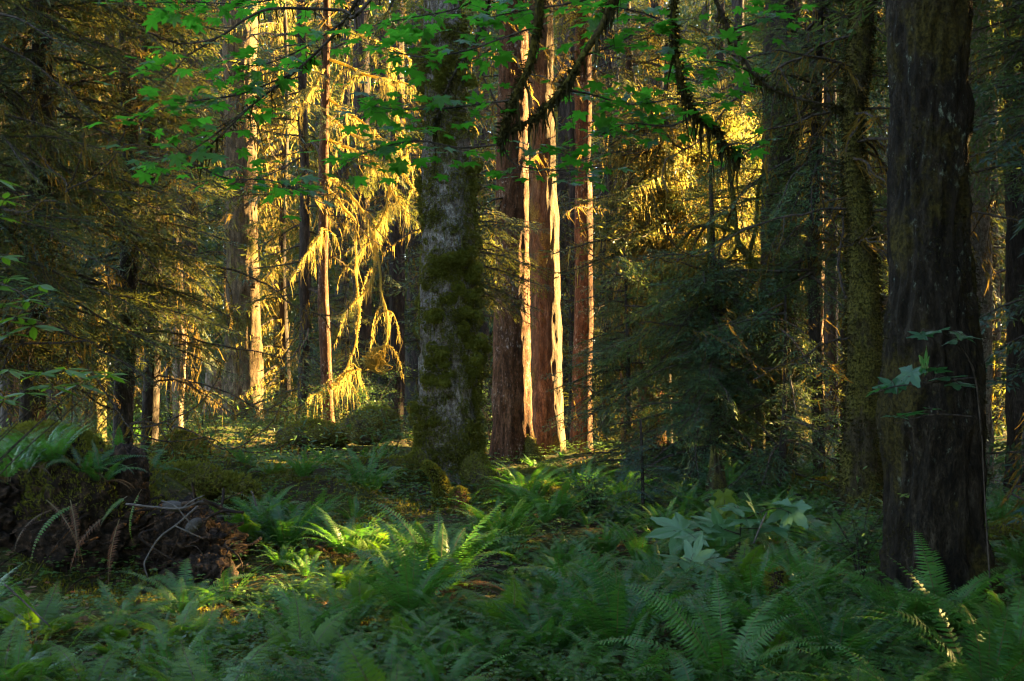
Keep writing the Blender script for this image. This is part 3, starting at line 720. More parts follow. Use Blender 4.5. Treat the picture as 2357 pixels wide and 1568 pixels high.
def glow_branches():
    r = np.random.default_rng(61)
    t = bpy.data.objects['dead_tree']; base = np.array(t.location)
    paths = [[(750, 440, 22), (790, 470, 21.8), (815, 520, 21.6), (823, 649, 21.4), (826, 722, 21.4), (819, 789, 21.4), (799, 849, 21.5), (772, 885, 21.7)],
             [(750, 400, 22), (800, 440, 21.7), (840, 495, 21.4), (862, 560, 21.3), (863, 632, 21.2), (836, 672, 21.2), (806, 709, 21.3), (775, 790, 21.6)],
             [(840, 495, 21.4), (868, 590, 21.2), (884, 700, 21.1), (893, 755, 21.1), (880, 795, 21.1), (848, 806, 21.1)],
             [(752, 60, 22), (800, 78, 22), (836, 86, 22), (903, 112, 22.2), (950, 140, 22.4)],
             [(752, 130, 22), (853, 170, 22), (903, 187, 22), (963, 197, 22)], [(750, 230, 22), (786, 250, 21.9), (836, 282, 21.8), (880, 322, 21.7), (930, 350, 21.7)],
             [(748, 270, 22), (793, 296, 21.8), (846, 334, 21.6), (856, 362, 21.6), (896, 412, 21.5), (913, 460, 21.5), (943, 503, 21.6)],
             [(748, 320, 22), (810, 345, 21.8), (870, 385, 21.8), (925, 400, 21.8), (960, 450, 21.8)], [(760, 900, 22), (790, 860, 21.6), (830, 850, 21.4)],
             [(745, 520, 22), (735, 545, 21.7), (700, 590, 21.3), (670, 640, 21)], [(755, 880, 22), (730, 905, 21.8), (705, 925, 21.5)], [(750, 160, 22), (720, 200, 21.6), (690, 260, 21.3)],
             [(896, 412, 21.5), (890, 470, 21.5), (870, 520, 21.5), (850, 560, 21.5)], [(900, 200, 22), (915, 260, 22), (935, 330, 22), (940, 400, 22)]]
    for j, p in enumerate(paths):
        pa = px_path(p, 22) - base
        pa = pa + np.stack([vnoise(pa * 3, 71 + j), vnoise(pa * 3, 81 + j), vnoise(pa * 3, 91 + j)], 1) * 0.05
        mw, mm = MB(), MB()
        mossy_path(mw, mm, pa, 0.030, 0.007, r, 1.2, 0, 0.13, wd=(0.003, 0.010), hang=2.2)
        for q in range(5):
            i = r.integers(2, len(pa) - 2); dd = rdir(r, 1)[0] * [1, 1, 0.4] - [0, 0, 0.35]
            tw = catmull([pa[i], pa[i] + dd * 0.2, pa[i] + dd * 0.35 - [0, 0, 0.18], pa[i] + dd * 0.42 - [0, 0, 0.4]], 5)
            mossy_path(mw, mm, tw, 0.010, 0.003, r, 0.7, 0, 0.09, wd=(0.003, 0.010), hang=2.0)
        ms = MB()
        if p[0][1] < 420:
            for q in range(7):
                i = r.integers(2, len(pa) - 1)
                ms.addmb(HI[0], rotm(r.uniform(0, 6.28), r.uniform(-0.7, 0.0), r.normal(0, .4), r.uniform(0.35, 0.7)), pa[i])
        b = mw.obj('branch', M['sunlit_moss'], t, smooth=True)
        mm.obj('moss', [M['sunlit_moss']], b)
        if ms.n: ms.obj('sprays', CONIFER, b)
    # the tangle of thin looping twigs
    mw = MB(); c = U(862, 828, 21.1) - base
    for q in range(46):
        a = r.uniform(0, 2 * PI, 7).cumsum() * 0.5 + np.linspace(0, r.uniform(3, 8), 7)
        rr = r.uniform(0.08, 0.24); cen = c + r.normal(0, 0.07, 3)
        nrm = rdir(r, 1)[0]; A = unit(np.cross(nrm, [0.3, 0.2, 1])); B = np.cross(nrm, A)
        tube(mw, catmull(cen + rr * (np.cos(a)[:, None] * A + np.sin(a)[:, None] * B * 0.8), 4), 0.005, 3, 0)
    mw.obj('twig_tangle', [M['sunlit_moss']], t)
glow_branches()

# --- understory conifers -----------------------------------------------------------------------------
def conifer(name, label, u, d, z0, z1, n, Lb, Lt, seed, protos=None, plen=None, mats=CONIFER, rad=0.07, group=None, nlimb=0, pitch=(-0.45, 0.12), az=None, cullpad=0.5):
    r = np.random.default_rng(seed)
    protos = HI if protos is None else protos; plen = HIL if plen is None else plen
    x = (u - CU) / F * d
    b = G(x, d)
    t = thing(name, label, 'tree', b, group)
    tall = seed in (104, 105, 106, 107, 109, 111)  # given extra tops out of view, there to darken the boughs below
    H = z1 + (8.0 if tall else 1.2 if rad > 0.05 else 0.1)
    zz = np.linspace(-0.2, H, 14)
    path = np.stack([0.05 * np.sin(zz * 0.8 + seed), 0.05 * np.cos(zz * 0.6 + seed), zz], 1)
    mb = MB(); trunk_rings(mb, path, np.linspace(rad, rad * 0.25, 14), 16, 0.15, 0.3, 0.2, 4, 0.006, seed, 14)
    mb.obj('trunk', M['dark_bark'], t, smooth=True)
    mb = MB()
    crown(mb, path, z0, z1, n, Lb, Lt, protos, plen, r, pitch, az, cull=(lambda p, L: in_beam(p[None] + b, cullpad * L)[0]) if cullpad else None)
    if tall: crown(mb, path, z1 + 0.6, z1 + 7.8, 44, 3.3, 2.6, LOW, MIDL, r, cull=lambda p, L: in_beam(p[None] + b, 0.6)[0])
    if nlimb: limbs(mb, path, None, max(0.6, z0 - 1.5), z1, nlimb, r, base=b)
    mb.obj('crown', mats, t)
    return t
conifer('hemlock_tree', 'young drooping hemlock with layered sprays in the clearing beside the wide dark trunk', 1640, 16.2, 0.3, 3.3, 170, 2.4, 1.5, 101, mats=BRIGHT_CONIFER, nlimb=22, rad=0.08, cullpad=0.06)
conifer('hemlock_tree', 'hemlock whose boughs glow gold behind the drooping young hemlock', 1530, 19.6, 2.3, 6.2, 150, 2.7, 2.2, 102, MIDG, MIDL, [M['hemlock'], M['twig'], M['sunlit_moss']], nlimb=8, rad=0.10, cullpad=0.06, az=(-2.5, 0.35))
conifer('hemlock_tree', 'second gold-lit hemlock behind the black arching limbs', 1705, 27.5, 1.0, 9.5, 110, 2.7, 2.0, 116, MIDG, MIDL, [M['hemlock'], M['twig'], M['sunlit_moss']], nlimb=10, rad=0.12)
conifer('hemlock_tree', 'hemlock hidden behind the mossy centre spruce with one gold bough reaching right', 1066, 15.9, 2.75, 4.1, 18, 1.35, 1.2, 103, az=(-0.45, 0.25), rad=0.06, cullpad=0.0)
conifer('hemlock_tree', 'tall hemlock filling the dark upper left with moss-hung boughs', 85, 14.0, 1.9, 7.2, 120, 2.1, 2.1, 104, nlimb=26, rad=0.16)
conifer('hemlock_tree', 'hemlock with fine grey twigs left of the snag', 290, 15.2, 1.9, 7.6, 100, 1.6, 1.7, 105, nlimb=26, rad=0.13)
conifer('hemlock_tree', 'hemlock with dark boughs in front of the sun-edged stout trunk', 345, 16.4, 2.6, 8.0, 90, 1.0, 1.3, 106, nlimb=30, rad=0.12)
conifer('hemlock_tree', 'hemlock bough cluster at the left border', -60, 12.5, 1.8, 6, 70, 2.1, 2.1, 107, nlimb=20, rad=0.1)
conifer('hemlock_tree', 'hemlock between the sun-edged trunk and the slender orange trunk', 655, 28.0, 0.8, 11, 130, 2.6, 2.2, 108, MIDG, MIDL, [M['hemlock'], M['twig'], M['sunlit_moss']], nlimb=40, rad=0.12)
conifer('hemlock_tree', 'bluish hemlock boughs above the row of slim poles', 1880, 15.5, 3.0, 7, 100, 2.0, 1.9, 109, mats=BRIGHT_CONIFER, nlimb=8, rad=0.09, cullpad=0.1)
conifer('hemlock_tree', 'hemlock with boughs spreading above the twin trunks', 1445, 20.5, 5.0, 9.4, 90, 2.6, 2.4, 110, nlimb=34, rad=0.12)
conifer('hemlock_tree', 'hemlock boughs at the upper right border above the grey furrowed trunk', 2430, 12.5, 2.6, 6, 70, 1.9, 1.8, 111, mats=BRIGHT_CONIFER, nlimb=6, rad=0.1)
conifer('spruce_tree', 'blue-green spruce boughs pushing in from the right border', 2480, 9.4, 0.5, 4.6, 62, 1.45, 1.1, 112, SPR, np.array([1.2, 2.0]), [M['spruce'], M['twig'], M['hang_moss']], rad=0.07)
conifer('hemlock_tree', 'shady hemlock with low sprays below the wide dark trunk', 1800, 14.6, 0.2, 2.6, 44, 1.6, 1.2, 113, mats=BRIGHT_CONIFER, rad=0.05, nlimb=6, cullpad=0.06)
conifer('hemlock_tree', 'small hemlock in front of the rotten red stump', 1440, 17.6, 0.3, 3.4, 70, 1.5, 0.9, 114, mats=BRIGHT_CONIFER, rad=0.045, nlimb=4, cullpad=0.06)
conifer('spruce_sapling', 'small spruce sapling with tiered branches by the mossy logs', 1470, 12.2, 0.15, 1.0, 34, 0.62, 0.2, 115, SPR, np.array([1.2, 2.0]), [M['spruce'], M['twig'], M['hang_moss']], rad=0.025)
tag(bpy.data.objects['spruce_sapling'], 'small spruce sapling with tiered branches by the mossy logs', 'sapling')

def arch_branches():
    """black moss-thick arching limbs of a dead tree in front of the gold boughs"""
    r = np.random.default_rng(62); b = G((1745 - CU) / F * 15.6, 15.6)
    t = thing('dead_tree', 'dead tree with black moss-thick limbs arching in front of the gold boughs', 'tree', b)
    mw, mm = MB(), MB()
    mossy_path(mw, mm, px_path([(1752, 1110), (1748, 900), (1740, 760), (1752, 640), (1730, 600), (1701, 562), (1690, 480)], 15.6) - b, 0.07, 0.03, r, 1.0, 0)
    o = mw.obj('trunk', M['moss_bark'], t, smooth=True); mm.obj('moss', [M['dark_moss']], o)
    for p in [[(1785, 679), (1751, 622), (1720, 580), (1701, 562), (1684, 589), (1651, 619), (1640, 660)], [(1690, 520), (1670, 490), (1634, 510), (1600, 560), (1585, 640)], [(1634, 510), (1630, 580), (1618, 640), (1610, 700)],
              [(1701, 540), (1650, 520), (1590, 530), (1540, 600)], [(1740, 640), (1700, 690), (1690, 760), (1660, 830)], [(1720, 600), (1740, 520), (1745, 440), (1760, 380)], [(1740, 700), (1800, 690), (1850, 720)], [(1690, 480), (1680, 400), (1660, 330)]]:
        mw, mm = MB(), MB()
        mossy_path(mw, mm, px_path([(q[0], q[1], 15.6 + 0.002 * (1700 - q[0])) for q in p], 15.6) - b, 0.035, 0.012, r, 1.5, 0, 0.14)
        o = mw.obj('branch', M['moss_bark'], t, smooth=True); mm.obj('moss', [M['dark_moss']], o)
arch_branches()

def gold_bough():
    r = np.random.default_rng(63); d = 19.4; b = G((395 - CU) / F * d, d)
    t = thing('hemlock_sapling', 'bent hemlock sapling whose moss-curtained bough hangs golden beside the snag', 'sapling', b)
    mw = MB(); tube(mw, px_path([(392, 985), (388, 850), (392, 700), (400, 600), (408, 520)], d) - b, [0.05] * 24 + [0.02], 7, 0, 0.2)
    mw.obj('trunk', M['dark_bark'], t, smooth=True)
    for p in [[(396, 610), (440, 640), (490, 690), (530, 760), (550, 830)], [(396, 590), (450, 610), (510, 680), (545, 740)], [(394, 650), (430, 700), (455, 770), (460, 830)], [(394, 640), (350, 680), (340, 740)]]:
        mw, mm = MB(), MB()
        pa = px_path([(q[0], q[1], d - 0.004 * (q[0] - 396)) for q in p], d) - b
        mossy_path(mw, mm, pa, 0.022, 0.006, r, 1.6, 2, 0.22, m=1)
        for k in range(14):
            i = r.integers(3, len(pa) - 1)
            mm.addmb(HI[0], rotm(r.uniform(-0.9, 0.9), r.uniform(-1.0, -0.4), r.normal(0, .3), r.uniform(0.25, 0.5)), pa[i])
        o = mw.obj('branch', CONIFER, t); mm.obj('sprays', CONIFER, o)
gold_bough()

# --- trees of the wood behind ---------------------------------------------------------------------------
def back_tree(t, b, rz, sc_, k, seed):
    z0, H, n, Lb, Lt, rad, nl = [(2.0, 17, 64, 3.0, 2.4, 0.20, 16), (5.0, 18, 56, 3.2, 2.6, 0.32, 24), (0.5, 14, 70, 2.6, 1.5, 0.13, 10), (8.0, 19, 42, 3.0, 2.8, 0.38, 30)][k]
    r = np.random.default_rng(seed)
    zz = np.linspace(-0.4, H + 3, 16); path = np.stack([0.10 * np.sin(zz * 0.25 + seed), 0.10 * np.cos(zz * 0.2), zz], 1) * [1, 1, sc_]
    a, c = MB(), MB()
    trunk_rings(a, path, np.linspace(rad, rad * 0.5, 16) * sc_, 20, 0.35, 0.35, 0.5, 5, 0.02, seed, 6)
    crown(c, path, z0, H, n, Lb, Lt, LOW, MIDL, r, (-0.35, 0.1), cull=lambda p, L: sun_gap(p[None] + b, 0.9, 0.26)[0])
    for j in range(nl):
        z = r.uniform(1.5, H); q = np.array([np.interp(z, path[:, 2], path[:, 0]), np.interp(z, path[:, 2], path[:, 1]), z])
        c.addmb(LIMB_LOW[r.integers(0, 3)], rotm(r.uniform(0, 6.28), r.uniform(-0.4, 0.25), r.uniform(-1, 1), r.uniform(0.7, 1.2)), q)
    a.obj('trunk', M['dark_bark'], t, smooth=True); c.obj('crown', CONIFER, t)
LIMB_LOW = [dead_limb(L, pr, 0.25, 0.03) for L in (1.5, 2.0, 2.6)]
back = [(60, 33, 1), (180, 38, 0), (255, 30, 2), (330, 44, 3), (430, 34, 1), (520, 42, 0), (640, 40, 3), (700, 35, 2), (790, 44, 1), (880, 36, 0), (960, 46, 3), (1000, 33, 2), (1110, 40, 1), (1150, 33, 2),
        (1305, 36, 0), (1400, 42, 3), (1440, 33, 2), (1520, 46, 1), (1620, 38, 0), (1700, 44, 3), (1745, 33, 2), (1840, 40, 1), (1940, 34, 2), (2030, 42, 0), (2075, 36, 3), (2420, 38, 2), (2380, 27, 1), (-30, 28, 3), (2390, 33, 0),
        (1240, 48, 0), (735, 52, 1), (590, 50, 2), (385, 54, 0), (1345, 54, 2), (1580, 56, 1), (1790, 54, 2), (1975, 52, 0), (2200, 50, 1), (120, 50, 2), (1060, 56, 0), (860, 56, 2)]
back += [(95, 27, 2), (245, 31, 2), (690, 25.5, 2), (1010, 27, 2), (1160, 29, 0), (1395, 29, 2), (1480, 31, 0), (1650, 29, 2), (1720, 27, 2), (1830, 30, 2), (1945, 30, 0), (2065, 26, 2), (2215, 27, 2), (2300, 33, 0), (565, 36, 2), (800, 33, 2), (1290, 42, 2)]
BKL = ['feathery', 'long-boughed', 'low-branched', 'high-crowned']
bk_rng = np.random.default_rng(9)
def landmark_between(u):
    marks = [(26, 'the left border'), (215, 'the moss-shrouded trunk'), (350, 'the narrow dark trunks'), (412, 'the broken snag'), (560, 'the sun-edged stout trunk'), (752, 'the slender orange trunk'), (912, 'the dark straight trunk'), (1033, 'the mossy centre spruce'),
             (1260, 'the twin trunks'), (1340, 'the reddish mossy trunk'), (1495, 'the red stump'), (1640, 'the drooping young hemlock'), (1790, 'the wide dark trunk'), (1900, 'the slim poles'), (1980, 'the leaning bearded maple'), (2150, 'the huge dark maple'), (2330, 'the right border')]
    return min(marks, key=lambda m: abs(m[0] - u))[1]
used = {}
for (u, d, k) in back:
    x = (u - CU) / F * d; zc = np.linspace(0.5, 17, 40)
    for q in range(10):
        if not in_beam(np.stack([0 * zc + x, 0 * zc + d, zc], 1), 0.3).any(): break
        x += SP[0] * 0.4 * (q + 1) * (-1) ** q; d += SP[1] * 0.4 * (q + 1) * (-1) ** q
    u = x / d * F + CU; b = G(x, d)
    how = 'far' if d < 42 else 'very distant'
    lab = f'{how} {BKL[k]} hemlock in the wood behind {landmark_between(u)}'
    used[lab] = used.get(lab, 0) + 1
    if used[lab] > 1: lab = lab.replace('hemlock in', 'hemlock, the one beside it, in')
    t = thing('hemlock_tree', lab, 'tree', b, 'hemlocks in the wood behind')
    back_tree(t, b, 0, bk_rng.uniform(0.85, 1.2), k, int(bk_rng.integers(1000)))

def saplings():
    r = np.random.default_rng(72); pr_ = []
    for k in range(4):
        a, c = MB(), MB(); H = [2.2, 3.2, 4.2, 1.5][k]; zz = np.linspace(-0.1, H, 8); path = np.stack([0 * zz, 0 * zz, zz], 1)
        tube(a, path, np.linspace(0.03, 0.006, 8), 7); crown(c, path, 0.1, H - 0.1, int(16 + 11 * H), 1.1 + 0.12 * H, 0.3, MID, MIDL, r)
        pr_.append((a.mesh('trunk', M['dark_bark'], True), c.mesh('crown', CONIFER)))
    n = 0; used_ = {}
    while n < 46:
        d = r.uniform(19.5, 46); x = r.uniform(-0.47, 0.5) * d; u = x / d * F + CU
        if 530 < u < 630 and d < 29: continue
        if not free_b(x, d) or in_beam(np.array([[x, d, 1.5], [x, d, 0.8]]), 0.7).any(): continue
        k = int(r.integers(0, 4)); lab = f"{['slim', 'bushy', 'taller', 'knee-high'][k]} hemlock sapling {'just' if d < 28 else 'far' if d < 37 else 'deep in the wood'} behind {landmark_between(u)}"
        used_[lab] = used_.get(lab, 0) + 1
        if used_[lab] > 1: lab += ['', '', ', the next one back', ', the third one back', ', the last one back'][min(used_[lab], 4)]
        t = thing('hemlock_sapling', lab, 'sapling', G(x, d), 'hemlock saplings under the trees'); t.rotation_euler = (0, 0, r.uniform(0, 6.28)); s_ = r.uniform(0.8, 1.2); t.scale = (s_, s_, s_)
        for nm, me in zip(('trunk', 'crown'), pr_[k]):
            o = bpy.data.objects.new(nm, me); COL.objects.link(o); o.parent = t
        n += 1
def free_b(x, y):
    return all(math.hypot(x - o.location.x, y - o.location.y) > 1.0 for o in COL.objects if o.parent is None and o.type == 'EMPTY')
saplings()

def far_wood():
    r = np.random.default_rng(71); mb = MB()
    def tree(b, H, n, z0, size, trunk):
        if trunk: tube(mb, b + np.stack([0 * np.linspace(0, 1, 4), 0 * np.linspace(0, 1, 4), np.linspace(-0.5, H, 4)], 1), np.linspace(r.uniform(0.12, 0.3), 0.1, 4), 7, 1)
        z = z0 + (H - z0) * r.random(n); a = r.uniform(0, 2 * PI, n); R = r.uniform(0.1, 1, n) ** 0.6 * r.uniform(2.4, 3.9)
        a = np.round(a * 2.2 + z * 1.3) / 2.2 + r.normal(0, 0.14, n)
        P = b + np.stack([np.cos(a) * R, np.sin(a) * R, z - 0.18 * R], 1)
        ok = ~sun_gap(P, 0.5, 0.42); P, a, n = P[ok], a[ok], int(ok.sum())
        D = unit(np.stack([np.cos(a), np.sin(a), -0.5 + r.normal(0, 0.3, n)], 1) + r.normal(0, 0.4, (n, 3)))
        S = unit(np.cross(D, rdir(r, n, 1.0)))
        rhombs(mb, P, D, S, r.uniform(0.25, 0.75, n) * size, r.uniform(0.07, 0.17, n) * size, 0)
    for k in range(430):
        d = 56 + 60 * r.random() ** 1.2
        x = r.uniform(-0.55, 0.85) * d; b = G(x, d)
        tree(b, 0.40 * d + r.uniform(2, 8), int(2100 * (60 / d)), r.uniform(0.1, 3), 1.0 + (d - 56) / 110, r.random() < 0.14)
    for k in range(230):                                             # the deepest part
        d = r.uniform(118, 145); x = r.uniform(-0.6, 0.65) * d
        tree(G(x, d), 0.40 * d + r.uniform(2, 10), 900, 0.1, 2.6, False)
    for k in range(36):                                             # unseen wood round the camera, added to cut the light from behind
        a = r.uniform(0.62, 2 * PI - 0.62); d = r.uniform(11, 26)
        if 0.62 < a < 2.3: continue
        x, y = d * math.sin(a), d * math.cos(a)
        if abs(x) < 0.5 * y + 3: continue
        tree(G(x, y), r.uniform(14, 22), 1300, r.uniform(0.1, 1.5), 1.1, True)
    o = mb.obj('far_forest', CONIFER); o['kind'] = 'stuff'; o['label'] = 'dense far wood of conifers closing the view between the trunks'; o['category'] = 'forest'
far_wood()

# --- unseen hemlocks added to block the low sun, with gaps cut for its beams ----------------------------------
def shade_trees():
    r = np.random.default_rng(81); n = 0
    spots = []
    for p in np.arange(-7, 66, 1.9):
        for row in range(3 if p < 17 else 2):
            t0 = max(0.0, (0.51 * (0.88 * p) + 3.2 + 0.47 * p) / (0.88 - 0.51 * 0.47))
            t = t0 + row * 4.5 + r.uniform(0.5, 4)
            pp = p + r.uniform(-0.7, 0.7)
            spots.append((pp, t))
    for pp, t in spots:
        x = SUN[0] / math.cos(SEL) * t + SP[0] * pp; y = SUN[1] / math.cos(SEL) * t + SP[1] * pp
        if x < 0.47 * y + 2.2: continue
        for q in range(12):
            zc = np.linspace(0.3, 18, 40)
            if not in_beam(np.stack([0 * zc + x, 0 * zc + y, zc], 1), 0.26).any(): break
            x, y = x + SP[0] * 0.35 + 0.25, y + SP[1] * 0.35
        else: continue
        b = G(x, y)
        T = thing('hemlock_tree', 'unseen tall hemlock of the sunward wood, placed to shade the clearing', 'tree', b, 'unseen sun-blocking hemlocks beyond the clearing'); n += 1
        mb = MB(); H = 19.0
        tube(mb, np.stack([0 * np.linspace(0, 1, 6), 0 * np.linspace(0, 1, 6), np.linspace(-0.3, H, 6)], 1), np.linspace(0.22, 0.06, 6), 10, 0, 0.1)
        mb.obj('trunk', M['dark_bark'], T, smooth=True)
        mb = MB()
        m = 330 if pp < 16.5 else 210
        z = 0.6 + (H - 0.6) * r.random(m); a = r.uniform(0, 2 * PI, m); R = 2.3 * r.random(m) ** 0.5
        C = np.stack([np.cos(a) * R, np.sin(a) * R, z], 1)
        C = C[~sun_gap(C + b, 0.30, 0.16)]
        for c in C:
            k = 26
            q = c + r.normal(0, [0.42, 0.42, 0.16], (k, 3)); D = unit(np.stack([c[0] + 0 * q[:, 0], c[1] + 0 * q[:, 0], -0.4 + 0 * q[:, 0]], 1) + r.normal(0, 0.6, (k, 3)))
            rhombs(mb, q, D, unit(np.cross(D, rdir(r, k, 1.2))), r.uniform(0.2, 0.42, k), r.uniform(0.08, 0.15, k), 0)
        mb.obj('crown', [M['hemlock']], T)
shade_trees()

# --- maple leaves -----------------------------------------------------------------------------------------
def maple_tmpl():
    """five pointed lobes with teeth; x from the stalk to the tip, unit length"""
    out = []
    lob = [(0.0, 0.78), (0.85, 0.70), (-0.85, 0.70), (1.75, 0.46), (-1.75, 0.46)]
    th = np.linspace(-2.6, 2.6, 53)
    rr = []
    for a in th:
        v = 0.42
        for c, L in lob:
            w = 0.60
            v = max(v, L * max(0, 1 - (abs(a - c) / w) ** 1.15) + 0.16)
        rr.append(v * (1 + 0.06 * math.cos(a * 22)))
    V = [[0.02, 0, 0]] + [[0.26 + r * math.cos(a), r * math.sin(a), -0.10 * r * r + 0.03 * math.cos(3.7 * a)] for a, r in zip(th, rr)]
    V[0] = [0.14, 0, 0.02]
    V.append([0.26, 0, 0.0])
    c = len(V) - 1
    T = [[c, i, i + 1] for i in range(1, len(th))] + [[c, 0, 1], [c, len(th), 0]]
    return np.array(V) * 0.8, np.array(T)
MV, MT = maple_tmpl()

def overhang():
    r = np.random.default_rng(91)
    root = thing('maple_tree', 'leafy maple spreading bright green leaves and dark hanging mossy branches across the top', 'tree', (-1.4, -1.5, float(zg(-1.4, -1.5))))
    b = np.array(root.location)
    mb = MB()
    P = np.array([[0, 0, -0.2], [0.1, 0.1, 2], [0.1, 0.3, 4.2], [0.4, 0.9, 6.2], [0.7, 1.6, 8]])
    trunk_rings(mb, catmull(P, 5), np.linspace(0.30, 0.16, 21), 40, 0.08, 0.4, 0.4, 5, 0.02, 9)
    mb.obj('trunk', M['maple_bark'], root, smooth=True)
    hub = np.array([-0.6, 1.8, 6.4])
    thick = [[(1262, -230, 5.4), (1245, -60, 5.6), (1238, 60, 5.7), (1215, 160, 5.8), (1180, 230, 5.9), (1160, 290, 5.9), (1152, 332, 6.0)],
             [(1470, -230, 5.2), (1420, -40, 5.5), (1390, 50, 5.6), (1340, 130, 5.7), (1290, 210, 5.8), (1230, 270, 5.9), (1165, 305, 5.9)],
             [(1540, -230, 5.6), (1548, -40, 5.8), (1552, 90, 5.9), (1570, 190, 5.9), (1600, 265, 6.0), (1650, 300, 6.1), (1665, 335, 6.1), (1705, 365, 6.1)],
             [(1610, -230, 5.8), (1640, -30, 6.0), (1680, 70, 6.1), (1735, 170, 6.2), (1800, 215, 6.3), (1900, 242, 6.4), (1950, 255, 6.4)],
             [(900, -230, 5.8), (830, -20, 6.2), (790, 50, 6.3), (767, 83, 6.3), (680, 165, 6.3), (583, 240, 6.2), (500, 320, 6.1), (440, 372, 6.0)],
             [(1000, -200, 6), (830, 25, 6.0), (786, 23, 6.1), (633, 20, 6.0), (567, 43, 6.0), (500, 87, 6), (413, 100, 6), (340, 75, 5.9)],
             [(1160, -200, 6), (1130, -20, 6.2), (1100, 80, 6.3), (1040, 180, 6.3), (1010, 260, 6.3), (1000, 300, 6.3)]]
    rad = [(0.032, 0.013), (0.026, 0.008), (0.020, 0.005), (0.015, 0.005), (0.012, 0.004), (0.012, 0.003), (0.012, 0.005)]
    fz = [1.0, 1.0, 0.9, 0.6, 0.25, 0.1, 0.4]
    thin = [[(1152, 332, 6.0), (1060, 340, 6.0), (960, 324, 6.0), (860, 345, 5.9), (795, 372, 5.9)], [(1155, 330, 6.0), (1175, 370, 6.0), (1212, 386, 6.0), (1290, 392, 6.0), (1400, 380, 6)],
            [(1290, 210, 5.8), (1350, 215, 5.9), (1450, 240, 6), (1560, 228, 6), (1620, 240, 6.1)], [(1735, 170, 6.2), (1690, 150, 6.1), (1620, 140, 6.1), (1560, 160, 6)], [(1238, 60, 5.7), (1150, 90, 5.8), (1060, 120, 5.9), (960, 130, 6), (880, 110, 6)],
            [(1180, 230, 5.9), (1100, 240, 6), (1020, 250, 6), (900, 250, 6.1), (840, 240, 6.1)], [(680, 165, 6.3), (560, 215, 6.2), (430, 235, 6.1), (330, 262, 6)], [(583, 240, 6.2), (450, 340, 6.1), (340, 370, 6)],
            [(440, 372, 6), (520, 410, 6), (620, 415, 6), (690, 440, 6)], [(500, 87, 6), (430, 130, 6), (400, 165, 6), (370, 190, 6)], [(790, 50, 6.3), (700, 110, 6.2), (600, 150, 6.2), (520, 140, 6.1)],
            [(1340, 130, 5.7), (1420, 100, 5.8), (1520, 40, 5.9)], [(1550, 60, 5.9), (1480, 30, 5.9), (1380, 10, 5.9)], [(1600, 265, 6), (1540, 290, 6), (1450, 285, 6), (1380, 310, 6)], [(1680, 70, 6.1), (1750, 50, 6.2), (1800, 40, 6.2)],
            [(1130, -20, 6.2), (1050, 20, 6.2), (950, 40, 6.2), (870, 55, 6.2)], [(830, -10, 6.2), (700, -10, 6.2), (560, 8, 6.1), (440, 5, 6.1), (330, 8, 6)], [(1665, 335, 6.1), (1700, 330, 6.1), (1750, 335, 6.1)], [(1420, -20, 5.6), (1300, 10, 5.7), (1200, 25, 5.8), (1130, 40, 5.9)]]
    br = []
    for p, (r0, r1), f in zip(thick, rad, fz):
        pa = np.vstack([hub, px_path(p, 6)[0] * 0.5 + hub * 0.5 + [0, 0, 0.3], px_path(p, 6)])
        pa = np.vstack([catmull(pa[:3], 6)[:-1], pa[2:]]) - b
        mw, mm = MB(), MB()
        mossy_path(mw, mm, pa, r0 * 1.1, r1, r, f, 0, 0.07)
        o = mw.obj('branch', M['moss_bark' if f > 0.8 else 'twig'], root, smooth=True)
        mm.obj('moss', [M['black_moss']], o); br.append((o, pa))
    for p in thin:
        pa = px_path(p, 6, 8) - b
        mw = MB(); ml = MB()
        tube(mw, pa, np.linspace(0.006, 0.0022, len(pa)), 5, 0)
        o = mw.obj('twig', M['twig'], root, smooth=True)
        L = np.linalg.norm(np.diff(pa, axis=0), axis=1).sum()
        n = int(L * 74)
        t = r.uniform(0.1, 1, n) ** 0.75 * (len(pa) - 1.02); i = t.astype(int); q = pa[i] + (pa[i + 1] - pa[i]) * (t - i)[:, None]
        off = r.normal(0, [0.12, 0.16, 0.05], (n, 3)); q2 = q + off
        D = unit(off * [1, 1, 0.2] + (pa[i + 1] - pa[i]) * 2 + r.normal(0, 0.05, (n, 3))); D[:, 2] -= 0.15
        N = unit(np.stack([r.normal(0, 0.2, n), r.normal(-0.08, 0.2, n), np.ones(n)], 1))
        stamp(ml, MV, MT, q2, D, N, r.uniform(0.055, 0.115, n))
        for a_, c_ in zip(q, q2): ribbon(ml, np.array([a_, (a_ + c_) / 2 + [0, 0, -0.01], c_]), 0.0025, np.array([0, 0.3, 1.0]), 1)
        ml.obj('leaves', [M['maple_leaf'], M['twig']], o)
    # unseen crown over the camera, put in to darken the foreground
    ml = MB(); n = 3200
    q = np.stack([r.uniform(-7.5, 7.5, n), r.uniform(-6, 2.6, n), r.uniform(5.6, 9.5, n)], 1)
    q = q[fbm(q * 0.5, 12, 2) > -0.2] - b; n = len(q)
    stamp(ml, MV, MT, q, rdir(r, n) * [1, 1, 0.2], unit(np.stack([r.normal(0, 0.3, n), r.normal(0, 0.3, n), np.ones(n)], 1)), r.uniform(0.2, 0.36, n))
    ml.obj('crown', [M['maple_leaf']], root)
    mw = MB()
    for k in range(9):
        a = k / 9 * 2 * PI; e = np.array([math.cos(a) * 6, math.sin(a) * 4 + 0.5, 8 + r.uniform(-1, 1)])
        tube(mw, catmull([hub - b, (hub - b) * 0.5 + e * 0.5 + [0, 0, 0.5], e], 6), np.linspace(0.07, 0.02, 13), 6)
    mw.obj('limb', M['maple_bark'], root, smooth=True)
overhang()

